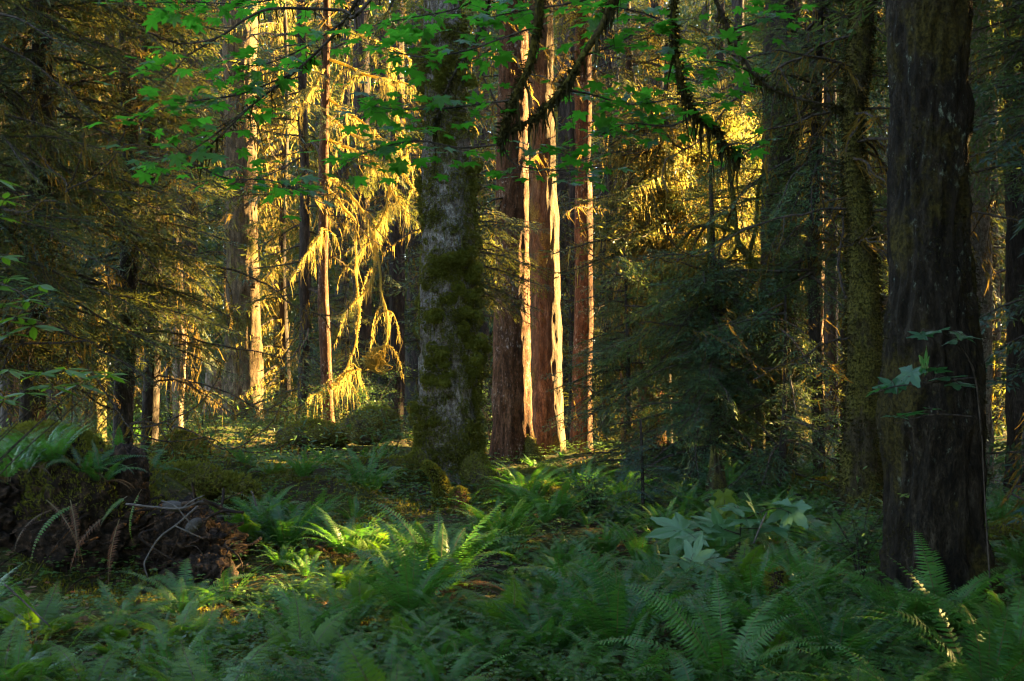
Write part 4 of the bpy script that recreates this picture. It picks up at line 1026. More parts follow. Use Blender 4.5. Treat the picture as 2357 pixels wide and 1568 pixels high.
def maple_crown():
    """unseen leaf roof of the huge dark maple, placed to shade its trunk"""
    r = np.random.default_rng(92); b = MBASE; ml = MB(); n = 5200
    q = np.stack([r.normal(1.7, 1.5, n), r.normal(-0.9, 1.6, n), r.uniform(6.2, 9.5, n)], 1)
    stamp(ml, MV, MT, q, rdir(r, n) * [1, 1, 0.2], unit(np.stack([r.normal(0, 0.3, n), r.normal(0, 0.3, n), np.ones(n)], 1)), r.uniform(0.2, 0.36, n))
    ml.obj('crown', [M['maple_leaf']], tree_m)
maple_crown()

def sprig(name, label, stems, leaves, mat, seed, base, size=(0.10, 0.16), up=0.25, cat='sapling'):
    """thin stems with palmate leaves at pixel spots (u, v, d)"""
    r = np.random.default_rng(seed); t = thing(name, label, cat, base)
    mw = MB(); pts = []
    for s in stems:
        pa = px_path(s, 6) if len(s[0]) == 3 else s
        pts.append(pa); tube(mw, pa - base, np.linspace(0.006, 0.002, len(pa)), 5)
    pts = np.vstack(pts)
    ml = MB()
    for (u, v, d, w) in leaves:
        p = U(u, v, d); j = np.argmin(np.linalg.norm(pts - p, axis=1)); q = pts[j]
        tube(mw, catmull([q, (p + q) / 2 + [0, 0, 0.02], p], 4) - base, 0.002, 4)
        D = unit((p - q) * [1, 1, 0.3] + r.normal(0, 0.02, 3)); N = unit(np.array([r.normal(0, 0.25), r.normal(-up, 0.2), 1]))
        stamp(ml, MV, MT, (p - D * 0.4 * w / F * d - base)[None], D[None], N[None], np.array([w / F * d]))
    mw.obj('stem', M['twig'], t, smooth=True); ml.obj('leaves', [mat], t)
    return t
def mpx(lst, d): return [(u, v, d, w) for u, v, w in lst]
sprig('maple_sapling', 'dark blue-green maple sprig hanging across the huge dark maple trunk', [[(2260, 1000, 6.3), (2240, 850, 6.1), (2180, 770, 5.9), (2120, 760, 5.8)], [(2240, 870, 6.1), (2150, 880, 5.9), (2060, 890, 5.8), (2000, 910, 5.8)], [(2245, 960, 6.1), (2150, 955, 6), (2060, 975, 5.9)], [(2290, 1500, 6.5), (2270, 1200, 6.4), (2260, 1000, 6.3)]],
      mpx([(2150, 762, 70), (2118, 770, 60), (2200, 782, 70), (2215, 772, 60), (2130, 836, 66), (2090, 868, 80), (2180, 868, 90), (2050, 884, 74), (2020, 896, 60), (2160, 850, 60), (2210, 885, 70), (2100, 950, 70), (2060, 958, 60), (2150, 940, 50), (2230, 775, 60)], 5.85), M['blue_leaf'], 141, G(2.72, 6.5))
sprig('maple_sapling', 'pale yellow-green maple sprig at the foot of the huge dark maple trunk', [[(2268, 1360, 7.0), (2262, 1200, 7.0), (2220, 1080, 7.0), (2190, 1000, 7)], [(2262, 1200, 7.0), (2180, 1100, 7.0), (2110, 1130, 6.9), (2075, 1145, 6.9)], [(2262, 1280, 7), (2190, 1290, 6.95), (2120, 1190, 6.9)]],
      mpx([(2205, 1048, 52), (2165, 1060, 46), (2230, 1060, 50), (2210, 1090, 40), (2090, 1128, 54), (2110, 1115, 44), (2155, 1110, 44), (2190, 1268, 40), (2178, 1300, 44), (2205, 1308, 46), (2150, 1255, 34), (2185, 1085, 40), (2220, 1190, 40), (2160, 1200, 40)], 6.95), M['pale_leaf'], 142, G(2.9, 7.0))

# oval-leaved shrub at the left border
LV = np.array([[0, 0, 0], [0.25, 0.13, 0.0], [0.6, 0.15, -0.02], [1, 0, -0.08], [0.6, -0.15, -0.02], [0.25, -0.13, 0.0], [0.25, 0, -0.02], [0.6, 0, -0.045]])
LT = np.array([[0, 6, 1], [0, 5, 6], [6, 7, 2], [6, 2, 1], [6, 4, 7], [6, 5, 4], [7, 3, 2], [7, 4, 3]])
def whorl_shrub():
    r = np.random.default_rng(95); b = G(-2.75, 5.6)
    t = thing('azalea_shrub', 'shrub with whorls of oval leaves reaching in from the left border', 'shrub', b)
    tips = [(20, 640, 5.6), (60, 690, 5.6), (10, 700, 5.5), (40, 730, 5.7), (90, 655, 5.8), (30, 770, 5.6), (5, 590, 5.6), (-30, 660, 5.5), (75, 750, 5.7), (20, 850, 6.0), (90, 860, 6.2), (150, 850, 6.3), (215, 856, 6.4), (120, 890, 6.3), (180, 885, 6.4), (60, 905, 6.1), (10, 920, 6), (250, 862, 6.4), (-10, 410, 5.8), (10, 460, 5.6), (-5, 500, 5.6)]
    mw, ml = MB(), MB()
    for (u, v, d) in tips:
        p = U(u, v, d); pa = catmull([b + [0.1, 0, 0.1], b * 0.5 + p * 0.5 + [-0.35, 0, 0.1], p], 6)
        tube(mw, pa - b, np.linspace(0.007, 0.002, len(pa)), 5)
        n = 8; a = np.arange(n) / n * 2 * PI + r.uniform(0, 1)
        D = np.stack([np.cos(a), np.sin(a), r.normal(-0.10, 0.18, n)], 1); N = np.stack([r.normal(0, .2, n), r.normal(-0.25, .2, n), np.ones(n)], 1)
        stamp(ml, LV, LT, np.repeat((p - b)[None], n, 0) + D * 0.01, D, N, r.uniform(0.08, 0.15, n))
    mw.obj('stem', M['twig'], t, smooth=True); ml.obj('leaves', [M['fern_bright']], t)
whorl_shrub()

# --- ferns -------------------------------------------------------------------------------------------
def frond(mb, az, L, p0, bend, npair, wmax, r, m=0, ms=1, twist=0.0, lacy=False, base=(0, 0, 0)):
    k = 14; s = np.linspace(0, 1, k)
    pit = p0 - bend * s ** 1.25
    side_bend = r.normal(0, 0.25)
    azs = az + side_bend * s ** 2
    st = np.stack([np.cos(azs) * np.cos(pit), np.sin(azs) * np.cos(pit), np.sin(pit)], 1) * (L / (k - 1))
    path = np.array(base) + np.vstack([[0, 0, 0], np.cumsum(st[:-1], 0)])
    T = unit(np.gradient(path, axis=0))
    S = unit(np.stack([-np.sin(azs), np.cos(azs), 0 * azs + twist], 1)); N = np.cross(T, S)
    ribbon(mb, path, np.linspace(0.009, 0.002, k), S, ms)
    t = np.linspace(0.13 if not lacy else 0.22, 0.985, npair)
    P = np.stack([np.interp(t, s, path[:, c]) for c in range(3)], 1)
    Tt = unit(np.stack([np.interp(t, s, T[:, c]) for c in range(3)], 1)); St = unit(np.stack([np.interp(t, s, S[:, c]) for c in range(3)], 1)); Nt = np.cross(Tt, St)
    if not lacy:
        prof = np.minimum(1, (t + 0.05) / 0.25) ** 0.6 * np.clip((1.02 - t) / 0.6, 0, 1) ** 0.75
    else:
        prof = np.clip(np.minimum((t - 0.12) / 0.28, 1), 0, 1) ** 0.7 * np.clip((1.02 - t) / 0.62, 0, 1) ** 0.85
    for sg in (-1, 1):
        D = unit(St * sg + Tt * r.normal(0.25, 0.06, npair)[:, None] - Nt * r.normal(0.10, 0.10, npair)[:, None])
        len_ = wmax * prof * r.uniform(0.88, 1.08, npair)
        if not lacy:
            w = L * 0.85 / npair * 0.86 * np.clip(prof + 0.25, 0.3, 1)
            A = P + D * 0.003; B = P + D * (len_ * 0.5)[:, None]; C = P + D * len_[:, None] - Nt * (len_ * 0.12)[:, None]
            h = (w / 2)[:, None]
            V = np.stack([A - Tt * h * 0.8, A + Tt * h * 0.9, B + Tt * h * 0.8 , B - Tt * h * 0.75, C], 1).reshape(-1, 3)
            i = np.arange(npair)[:, None] * 5
            q = np.concatenate([i, i + 1, i + 2, i + 3], 1); tt = np.concatenate([i + 3, i + 2, i + 4], 1)
            mb.add(V, q, tt, m)
        else:
            for j in range(npair):
                l = len_[j]
                if l < 0.012: continue
                kk = max(3, int(l / 0.0105)); u = (np.arange(kk) + 0.6) / kk
                base_ = P[j] + D[j] * (u * l)[:, None] - Nt[j] * (0.18 * l * u ** 2)[:, None]
                pl = 0.30 * l * (1 - u) ** 0.8 * 0.9 + 0.006
                for s2 in (-1, 1):
                    d2 = unit(Tt[j] * s2 + D[j] * 0.55 + r.normal(0, 0.08, (kk, 3)))
                    sd = np.cross(d2, Nt[j])
                    rhombs(mb, base_, d2, sd, pl, np.minimum(0.012, pl * 0.55), m, 0.4)
    return path

def sword_fern(seed, nf, L, flat=0.0, dead=2):
    r = np.random.default_rng(seed); mb = MB()
    for k in range(nf):
        az = k / nf * 2 * PI * 2 + r.normal(0, 0.25)
        f = r.random()
        frond(mb, az, L * r.uniform(0.7, 1.08), r.uniform(0.95, 1.45) - flat, r.uniform(0.9, 1.9), 34, 0.085 * L * r.uniform(0.85, 1.2) + 0.012, r, 0, 1, r.normal(0, 0.25), base=(0.03 * math.cos(az), 0.03 * math.sin(az), -0.02))
    for k in range(dead):
        frond(mb, r.uniform(0, 6.28), L * 0.7, 0.5, 1.6, 26, 0.05 * L, r, 2, 1, 0.3)
    return mb
def lady_fern(seed, nf, L):
    r = np.random.default_rng(seed); mb = MB()
    for k in range(nf):
        az = k / nf * 2 * PI * 2 + r.normal(0, 0.3)
        frond(mb, az, L * r.uniform(0.7, 1.1), r.uniform(0.75, 1.3), r.uniform(0.8, 1.5), 22, 0.19 * L * r.uniform(0.85, 1.15), r, 0, 1, r.normal(0, 0.2), lacy=True)
    return mb
FM = [M['fern'], M['fern_stem'], M['fern_dead']]; FB = [M['fern_bright'], M['fern_stem'], M['fern_dead']]
SW = [sword_fern(300 + i, nf, L, fl).mesh('sword_fern', FM) for i, (nf, L, fl) in enumerate([(16, 0.95, 0), (19, 1.1, 0), (11, 0.8, 0.15), (15, 0.9, 0.3), (9, 0.6, 0.1), (19, 1.05, 0.1)])]
LF = [lady_fern(320 + i, nf, L).mesh('lady_fern', FB) for i, (nf, L) in enumerate([(8, 0.8), (10, 0.9), (7, 0.65), (9, 0.75)])]

fr = np.random.default_rng(333)
occupied = [(-2.95, 8.6, 1.0), (2.68, 7.1, 0.42), (2.5, 6.4, 0.42), (2.35, 5.8, 0.35), (2.2, 5.2, 0.3), (-0.5, 11.6, 0.5), (-0.45, 11.0, 0.4), (0.2, 12.0, 0.4), (-0.8, 14.0, 0.75), (0.0, 20, 0.6), (0.7, 21, 0.5), (3.9, 17, 0.5), (-0.45, 12.3, 0.35), (4.0, 13, 0.5), (-3.3, 9.6, 0.7), (-4.3, 9.2, 1.0), (-3.3, 12.4, 0.6), (-2.0, 11.9, 0.5), (-2.3, 13.3, 0.5), (-4.4, 15.8, 0.8)]
def free(x, y, pad=0.0):
    return all((x - a) ** 2 + (y - b_) ** 2 > (c + pad) ** 2 for a, b_, c in occupied)
placed = []
def fern_here(x, y, kind, i, s, tilt=0.25):
    me = (SW if kind == 's' else LF)[i]
    o = bpy.data.objects.new('sword_fern' if kind == 's' else 'lady_fern', me); COL.objects.link(o)
    o.location = (x, y, float(zg(x, y)) + 0.0); o.scale = (s, s, s * fr.uniform(0.85, 1.05))
    o.rotation_euler = (fr.normal(0, tilt * 0.4), fr.normal(0, tilt * 0.4), fr.uniform(0, 6.28))
    placed.append((o, x, y, kind, s))
    return o
FMARK = [('the huge dark maple', 2.68, 7.0), ('the dark earth root plate', -2.9, 8.6), ('the mossy centre spruce', -0.8, 13.6), ('the curved mossy stump', -0.5, 12.2), ('the broad-leaved spiny plant', 1.9, 9.6), ('the spruce sapling', 1.35, 12.2),
         ('the drooping young hemlock', 2.8, 15.8), ('the mossy log', 3.9, 14.8), ('the twin trunks', 0.3, 19.6), ('the golden hillocks of moss', -2.6, 12.3), ('the sunlit fern clump', -0.55, 8.9), ('the leaning bearded maple', 4.0, 12.6), ('the bare stick', -2.0, 9.8), ('the bottom border', -0.4, 3.4), ('the lower right corner', 1.9, 3.9), ('the lower left corner', -2.2, 4.2)]
# the hero clump and a few measured ones
hero = bpy.data.objects.new('sword_fern', sword_fern(390, 30, 0.92, 0.12, 9).mesh('sword_fern', FM)); COL.objects.link(hero)
hx, hy = (1010 - CU) / F * 8.0, 8.0
hero.location = (hx, hy, float(zg(hx, hy)) + 0.05); tag(hero, 'big sunlit sword fern with orange-lit stalks and brown dead fronds at its base', 'fern', 'ferns of the clearing')
occupied.append((hx, hy, 0.55))
for (u, v, d, i, s) in [(845, 1075, 14.5, 1, 1.0), (840, 1180, 12.4, 0, 0.8), (1215, 1190, 11.8, 1, 0.85), (1280, 1200, 11.2, 5, 0.9), (700, 1200, 10.4, 0, 0.9), (660, 1210, 9.8, 1, 0.85), (1420, 1480, 6.2, 1, 0.95), (1470, 1440, 6.6, 5, 0.9), (520, 1340, 8.2, 2, 0.9), (270, 1400, 7.2, 3, 0.7), (430, 1310, 8.0, 3, 0.8), (2010, 1240, 10.5, 0, 0.8),
                        (1940, 1260, 10, 1, 0.8), (1740, 1380, 8.3, 3, 0.9), (2170, 1420, 6.4, 5, 1.0), (2100, 1440, 6.2, 0, 0.9), (330, 985, 20, 0, 0.9), (270, 990, 20.5, 1, 0.9), (450, 1000, 20, 2, 0.9), (200, 975, 19, 0, 0.9), (120, 970, 18, 3, 0.9), (1065, 1160, 12.0, 4, 0.8), (2260, 1500, 4.7, 1, 0.9), (2120, 1520, 4.5, 0, 0.8), (1990, 1500, 5.0, 3, 0.85), (2330, 1470, 5.4, 5, 0.9), (2200, 1520, 5.2, 2, 0.8), (60, 1040, 9.3, 2, 0.75), (130, 1030, 9.6, 0, 0.65), (200, 1040, 9.5, 3, 0.7), (275, 1040, 9.9, 4, 0.9), (10, 1020, 9.8, 1, 0.65), (340, 1050, 10.4, 2, 0.7), (450, 1110, 11.5, 2, 0.7), (560, 1090, 12.5, 4, 0.9), (700, 1100, 12.0, 0, 0.7), (760, 1075, 13.5, 2, 0.8), (640, 1060, 14.2, 3, 0.7), (520, 1050, 14.6, 2, 0.8), (800, 1110, 12.4, 4, 0.9), (690, 1040, 15.2, 0, 0.7), (610, 1110, 11.6, 4, 0.8), (860, 1120, 12.2, 2, 0.7)]:
    x = (u - CU) / F * d; fern_here(x, d, 's', i, s * 0.82); occupied.append((x, d, 0.2))
for (u, v, d, i, s) in [(60, 1085, 8.6, 2, 0.6), (125, 1070, 8.75, 0, 0.55), (195, 1090, 8.8, 3, 0.55), (15, 1105, 8.5, 4, 0.8), (235, 1110, 8.75, 4, 0.7), (95, 1075, 9.0, 1, 0.5)]:
    o = fern_here((u - CU) / F * d, d, 's', i, s); o.location = U(u, v, d)
tries = 0
while len(placed) < 296 and tries < 20000:
    tries += 1
    y = 3.0 + 15.5 * fr.random() ** 1.25; x = fr.uniform(-0.50, 0.50) * y + fr.normal(0, 0.1)
    left = x < -0.10 * y - 0.1
    if y > 11.5 and x < 0: continue
    if y > 14 and fr.random() < 0.5: continue
    if abs((x / y) * F + CU - 1130) < 90 and 6.5 < y < 9 and fr.random() < 0.85: continue   # the mossy open patch
    if 7.0 < y < 9.2 and x < -1.55 and fr.random() < 0.75: continue
    kind = 'l' if (fr.random() < (0.72 if left else 0.30) and y < 9.8) or y < 4.6 and fr.random() < 0.6 else 's'
    s = fr.uniform(0.40, 0.78) * (0.8 if y < 4.5 else 1.0)
    if not free(x, y, 0.05): continue
    if any((x - a[1]) ** 2 + (y - a[2]) ** 2 < (0.26 * (s + a[4]) * (0.8 if y > 5 else 0.7)) ** 2 for a in placed): continue
    fern_here(x, y, kind, int(fr.integers(0, 6 if kind == 's' else 4)), s)
seen = {}
for o, x, y, kind, s in sorted(placed, key=lambda a: a[2]):
    dist = [(math.hypot(x - mx, y - my), nm, mx, my) for nm, mx, my in FMARK]
    dd, nm, mx, my = min(dist)
    rel = 'before' if my - y > abs(x - mx) else 'behind' if y - my > abs(x - mx) else ('left of' if x < mx else 'right of')
    size = 'small' if s < 0.50 else 'large' if s > 0.67 else 'middling'
    name = 'sword fern' if kind == 's' else 'lacy lady fern'
    key = (name, size, rel, nm); k = seen.get(key, 0); seen[key] = k + 1
    order = ['', ', second in order from the front', ', third in order from the front', ', fourth in order from the front', ', fifth in order from the front', ', sixth in order from the front', ', seventh in order from the front', ', eighth in order from the front', ', ninth in order from the front', ', tenth in order from the front']
    lab = f'{size} {name} {rel} {nm}' + (order[min(k, 9)])
    tag(o, lab, 'fern', 'ferns of the clearing')

def fern_mass():
    r = np.random.default_rng(345); mb = MB()
    A = [sword_fern(350 + i, nf, L, fl, 1).arrays() for i, (nf, L, fl) in enumerate([(10, 0.7, 0.1), (12, 0.8, 0.0), (9, 0.55, 0.2), (11, 0.75, 0.3)])]
    n = 0
    while n < 420:
        y = 3.2 + 17 * r.random() ** 1.1; x = r.uniform(-0.5, 0.5) * y
        if not free(x, y, 0.0) or (y > 10.8 and x < -0.2 and r.random() < 0.75): continue
        if abs((x / y) * F + CU - 1130) < 80 and 6.5 < y < 9 and r.random() < 0.7: continue
        mb.addmb(A[r.integers(0, 4)], rotm(r.uniform(0, 6.28), r.normal(0, 0.1), r.normal(0, 0.1), r.uniform(0.38, 0.72)), G(x, y)); n += 1
    o = mb.obj('fern_undergrowth', FM); o['kind'] = 'stuff'; o['label'] = 'low mass of young ferns filling between the larger ferns'; o['category'] = 'ferns'
fern_mass()

# --- ground cover, moss, litter --------------------------------------------------------------------------
def scatter_xy(r, n, y0, y1, pw=1.3, hw=0.52):
    y = y0 + (y1 - y0) * r.random(n) ** pw; x = r.uniform(-hw, hw, n) * y
    return x, y
def cover():
    r = np.random.default_rng(401)
    mb = MB(); n = 42000
    x, y = scatter_xy(r, n, 3.5, 26, 1.5)
    f = fbm(np.stack([x, y, 0 * x], 1) * 0.8, 31, 3); k = f > -0.22; x, y = x[k], y[k]; n = len(x)
    h = r.uniform(0.02, 0.22, n); z = zg(x, y) + h
    P = np.stack([x, y, z], 1); tri = r.random(n) < 0.6
    Nn = unit(np.stack([r.normal(0, .3, n), r.normal(-.1, .3, n), np.ones(n)], 1)); a0 = r.uniform(0, 6.28, n)
    for j in range(3):
        a = a0 + j * 2.09
        D = np.stack([np.cos(a), np.sin(a), r.normal(0, .15, n)], 1)
        stamp(mb, np.array([[0, 0, 0], [0.7, 0.36, 0.02], [1, 0, -0.05], [0.7, -0.36, 0.02]]), None, P, D, Nn, r.uniform(0.018, 0.042, n) * (1 + 0.03 * y), 0, np.array([[0, 1, 2, 3]]))
    o = mb.obj('ground_cover', [M['cover_leaf']]); o['kind'] = 'stuff'; o['label'] = 'low carpet of small three-part leaves over the forest floor'; o['category'] = 'ground cover'
    # small single leaves on thin stalks: taller undergrowth
    mb = MB(); n = 26000
    x, y = scatter_xy(r, n, 12, 34, 1.2)
    f = fbm(np.stack([x, y, 0 * x], 1) * 0.5, 33, 3); k = f > -0.05; x, y = x[k], y[k]; n = len(x)
    P = np.stack([x, y, zg(x, y) + r.random(n) ** 1.5 * np.where((x > -1.2) & (x < 2.4), 0.22, 0.75)], 1)
    D = rdir(r, n) * [1, 1, 0.4]; stamp(mb, LV, LT, P, D, unit(rdir(r, n) * 0.5 + [0, 0, 1]), r.uniform(0.05, 0.12, n))
    o = mb.obj('undergrowth', [M['shrub_leaf']]); o['kind'] = 'stuff'; o['label'] = 'leafy low undergrowth under the trees at the back'; o['category'] = 'undergrowth'
    mb = MB(); n = 150000
    x, y = scatter_xy(r, n, 4.5, 24, 1.25)
    f = fbm(np.stack([x, y, 0 * x], 1) * 0.7, 41, 3); md = np.zeros(n)
    for (cx, cy, h, sx, sy) in MOUNDS[1:9]: md += np.exp(-((x - cx) / sx) ** 2 - ((y - cy) / sy) ** 2)
    k = (f + md * 0.9 > 0.12); x, y = x[k], y[k]; n = len(x)
    P = np.stack([x, y, zg(x, y)], 1); e = 0.05
    N = unit(np.stack([-(zg(x + e, y) - zg(x - e, y)) / (2 * e), -(zg(x, y + e) - zg(x, y - e)) / (2 * e), np.ones(n)], 1))
    moss_blades(mb, P, N, r, (0.025, 0.06), 0.014, 0, 0.9, 0.0)
    o = mb.obj('ground_moss', [M['moss']]); o['kind'] = 'stuff'; o['label'] = 'yellow-green moss carpet over the hillocks and floor'; o['category'] = 'moss'
    mb = MB(); n = 22000
    x, y = scatter_xy(r, n, 4, 28, 1.2)
    P = np.stack([x, y, zg(x, y) + 0.015], 1)
    D = rdir(r, n) * [1, 1, 0.25]; stamp(mb, LV * [1, 1.6, 1], LT, P, D, unit(rdir(r, n) * 0.35 + [0, 0, 1]), r.uniform(0.03, 0.085, n))
    o = mb.obj('leaf_litter', [M['litter']]); o['kind'] = 'stuff'; o['label'] = 'brown fallen leaves scattered over the forest floor'; o['category'] = 'leaf litter'
cover()

# --- root plate with earth, rocks, hanging ferns ------------------------------------------------------------
def root_plate():
    r = np.random.default_rng(501)
    b = G(-2.95, 8.9); t = thing('root_plate', 'upturned root plate of dark earth with a mossy rim and hanging brown ferns', 'root plate', b)
    mb = MB()
    V, D = blob(mb, (-0.55, 0.35, 0.30), (0.75, 0.5, 0.62), 51, 0.55, 3, (220, 150))
    blob(mb, (0.25, 0.35, 0.10), (0.50, 0.42, 0.40), 52, 0.6, 4, (200, 130)); blob(mb, (-0.1, 0.15, 0.62), (0.16, 0.16, 0.36), 53, 0.5, 6, (80, 60))
    blob(mb, (-1.4, 0.3, 0.3), (0.6, 0.5, 0.55), 54, 0.6, 4, (160, 110))
    blob(mb, (0.55, -0.1, -0.08), (0.28, 0.26, 0.22), 55, 0.6, 6, (120, 80))
    mb.obj('earth', M['earth'], t, smooth=True)
    mb = MB()
    for k in range(34):
        p = np.array([r.uniform(-1.6, 0.95), r.uniform(-0.35, -0.05), r.uniform(-0.1, 0.75)]); d = unit(np.array([r.normal(0, .7), -0.6, r.normal(-0.3, .6)]))
        L = r.uniform(0.15, 0.55)
        tube(mb, catmull([p + [0, 0.35, 0], p, p + d * L * 0.5 + [0, 0, -0.03], p + d * L + [r.normal(0, .08), 0, -0.15]], 5), np.linspace(0.018 * r.uniform(0.3, 1), 0.003, 16), 5, 0, 0.2)
    mb.obj('roots', M['earth'], t, smooth=True)
    mb = MB(); n = 16000
    P = np.stack([r.uniform(-2.0, 1.1, n), r.uniform(0.0, 0.9, n), 0 * np.zeros(n)], 1)
    allV = np.vstack([V, V]); 
    up = (D[:, 2] > 0.25); i = r.choice(np.where(up)[0], n)
    moss_blades(mb, V[i] + r.normal(0, 0.012, (n, 3)), D[i] * 0.5 + [0, 0, 0.6], r, (0.02, 0.05), 0.010, 0, 0.8, 0.2)
    mb.obj('moss', [M['moss']], t)
    mb = MB()
    for k in range(8):
        u, v = r.uniform(10, 330), r.uniform(1120, 1200); p = U(u, v, 8.45 + r.uniform(0, 0.12)) - b
        frond(mb, r.uniform(3.6, 5.8), r.uniform(0.28, 0.75), r.uniform(-1.0, -0.1), r.uniform(0.5, 1.3), 24, r.uniform(0.028, 0.055), r, 2 if r.random() < 0.75 else 0, 1, r.uniform(-0.9, 0.9), base=p)
    mb.obj('hanging_fronds', FM, t)
root_plate()
def rock(u, v, d, R, label, seed, rot):
    c = U(u, v, d); mb = MB(); blob(mb, (0, 0, 0), R, seed, 0.14, 3, (40, 28))
    o = mb.obj('rock', M['rock'], smooth=True, loc=c); o.rotation_euler = rot; tag(o, label, 'rock')
rock(445, 1210, 8.15, (0.07, 0.045, 0.042), 'oblong rounded stone caught in the earth of the root plate', 61, (0, -0.75, 0.2))
rock(400, 1165, 8.3, (0.085, 0.06, 0.04), 'grey flat stone under the pale bare sticks', 62, (0, 0.1, 0))

def stick(label, pts, r0, r1, mat='stick', name='fallen_branch', twigs=0, seed=0):
    r = np.random.default_rng(seed); pa = px_path(pts, 8); b = pa[0]
    mb = MB(); tube(mb, pa - b, np.linspace(r0, r1, len(pa)), 7, 0, 0.15, seed)
    for k in range(twigs):
        i = r.integers(2, len(pa) - 2); d = unit(rdir(r, 1)[0] + [0, -0.3, 0.2])
        tube(mb, catmull([pa[i] - b, pa[i] - b + d * 0.08, pa[i] - b + d * 0.18 + r.normal(0, .03, 3)], 4), [r1] * 8 + [r1 * 0.4], 4)
    tag(mb.obj(name, M[mat], smooth=True, loc=b), label, 'branch')
stick('pale bare stick lying level across the root plate', [(290, 1160, 8.0), (360, 1168, 7.95), (420, 1170, 7.9), (470, 1155, 7.95), (530, 1185, 8.0)], 0.008, 0.006, seed=1, twigs=3)
stick('thin bare stick slanting down the face of the root plate', [(455, 1165, 7.9), (410, 1205, 7.8), (370, 1235, 7.75), (345, 1270, 7.7), (338, 1290, 7.7)], 0.008, 0.006, seed=2, twigs=2)
stick('bundle-like arched dark root ending above the ferns', [(420, 1160, 8.1), (480, 1158, 8.0), (520, 1175, 7.95), (560, 1180, 7.9)], 0.02, 0.010, 'earth', seed=3, twigs=4)
stick('white broken stick standing beside the root plate', [(590, 1165, 8.9), (583, 1140, 8.9), (578, 1130, 8.9)], 0.008, 0.006, seed=4)
stick('bare twig lying at the lower left', [(10, 1345, 6.4), (60, 1390, 6.4), (115, 1442, 6.3)], 0.006, 0.004, seed=5)
stick('thin twig curling up from the moss', [(560, 1120, 11), (575, 1090, 11), (600, 1085, 11)], 0.010, 0.006, 'moss_bark', seed=6)
stick('pale stick fallen among the broad spiny leaves', [(1735, 1250, 9.2), (1755, 1200, 9.2), (1765, 1180, 9.3)], 0.008, 0.006, seed=7)

# --- mossy logs, stump arm, boulders ---------------------------------------------------------------------------
def mossy_lump(name, label, cat, pts, rads, seed, mat='moss_bark', nm=5000, mi=0, n=16, flat=1.0, blade=(0.02, 0.05)):
    r = np.random.default_rng(seed); path = catmull(pts, 7); b = path[0].copy()
    rad = np.interp(np.linspace(0, 1, len(path)), np.linspace(0, 1, len(rads)), rads)
    t = thing(name, label, cat, b)
    mb = MB(); tube(mb, path - b, rad, n, 0, 0.28, seed); mb.obj('wood', M[mat], t, smooth=True)
    T, A, B = frames(path)
    i = r.integers(0, len(path), nm); th = r.uniform(0, 2 * PI, nm); N = np.cos(th)[:, None] * A[i] + np.sin(th)[:, None] * B[i]
    sl = np.linalg.norm(path[-1] - path[0]) / len(path)
    P = path[i] + N * (rad[i] * 1.03)[:, None] + T[i] * r.uniform(-sl, sl, nm)[:, None]
    sel = (N[:, 2] > -0.5)
    mb = MB(); moss_blades(mb, P[sel] - b, N[sel], r, blade, 0.011, mi, 0.8, 0.15); mb.obj('moss', moss_mats, t)
    return t
mossy_lump('mossy_root', 'curved mossy root rising like a neck before the centre spruce', 'root', [U(1015, 1190, 12.4), U(1018, 1140, 12.3), U(1010, 1105, 12.25), U(990, 1082, 12.2), U(975, 1072, 12.2)], [0.14, 0.09, 0.07, 0.065, 0.05], 601, nm=4200, blade=(0.02, 0.05))
mossy_lump('mossy_stump', 'low rotten stump capped with sunlit golden moss', 'stump', [U(1062, 1245, 12.0), U(1062, 1200, 12.0), U(1058, 1150, 12.05), U(1052, 1128, 12.1)], [0.13, 0.12, 0.10, 0.05], 602, 'red_wood', 2600)
mossy_lump('mossy_log', 'moss covered log lying behind the broad spiny leaves near the leaning maple', 'log', [G(3.4, 15.2, 0.1), G(4.2, 15.0, 0.12), G(5.2, 14.6, 0.1)], [0.2, 0.2, 0.15], 603, nm=8000)
mossy_lump('mossy_log', 'long mossy log before the twin trunks', 'log', [G(-0.1, 17.4, 0.05), G(1.0, 17.0, 0.1), G(2.2, 16.4, 0.08)], [0.14, 0.18, 0.12], 604, nm=8000)
mossy_lump('mossy_log', 'short mossy log catching sun beside the spruce sapling', 'log', [G(0.4, 14.6, 0.05), G(1.1, 14.2, 0.1), G(1.9, 13.9, 0.05)], [0.10, 0.14, 0.1], 605, nm=6000)
mossy_lump('mossy_log', 'mossy log end at the right border behind the huge dark maple', 'log', [G(4.2, 10.2, 0.1), G(4.9, 10.6, 0.15), G(5.8, 11.2, 0.1)], [0.14, 0.16, 0.12], 606, nm=5000)
mossy_lump('mossy_branch', 'small mossy stub standing in the ferns before the huge dark maple', 'branch', [G(1.62, 6.9, -0.05), G(1.62, 6.9, 0.22), G(1.6, 6.92, 0.36)], [0.07, 0.06, 0.045], 607, 'earth', nm=900)
def moss_boulder(label, u, v, d, R, seed):
    r = np.random.default_rng(seed); c = U(u, v, d); t = thing('mossy_boulder', label, 'boulder', c)
    mb = MB(); V, D = blob(mb, (0, 0, 0), R, seed, 0.6, 2.6 / max(R) * 0.45, (70, 46)); mb.obj('stone', M['moss_bark'], t, smooth=True)
    n = int(9000 * R[0]); i = r.choice(np.where(D[:, 2] > -0.3)[0], n)
    mb = MB(); moss_blades(mb, V[i] + r.normal(0, 0.02, (n, 3)), D[i], r, (0.025, 0.055), 0.014, 0, 0.8, 0.15); mb.obj('moss', moss_mats, t)
moss_boulder('big dome of green moss left of the centre spruce', 855, 985, 19.0, (0.42, 0.4, 0.30), 611)
moss_boulder('golden moss hillock above the root plate', 425, 1120, 10.6, (0.32, 0.3, 0.20), 612)
moss_boulder('pale moss hillock behind the pale sticks', 530, 1140, 10.8, (0.24, 0.25, 0.17), 613)
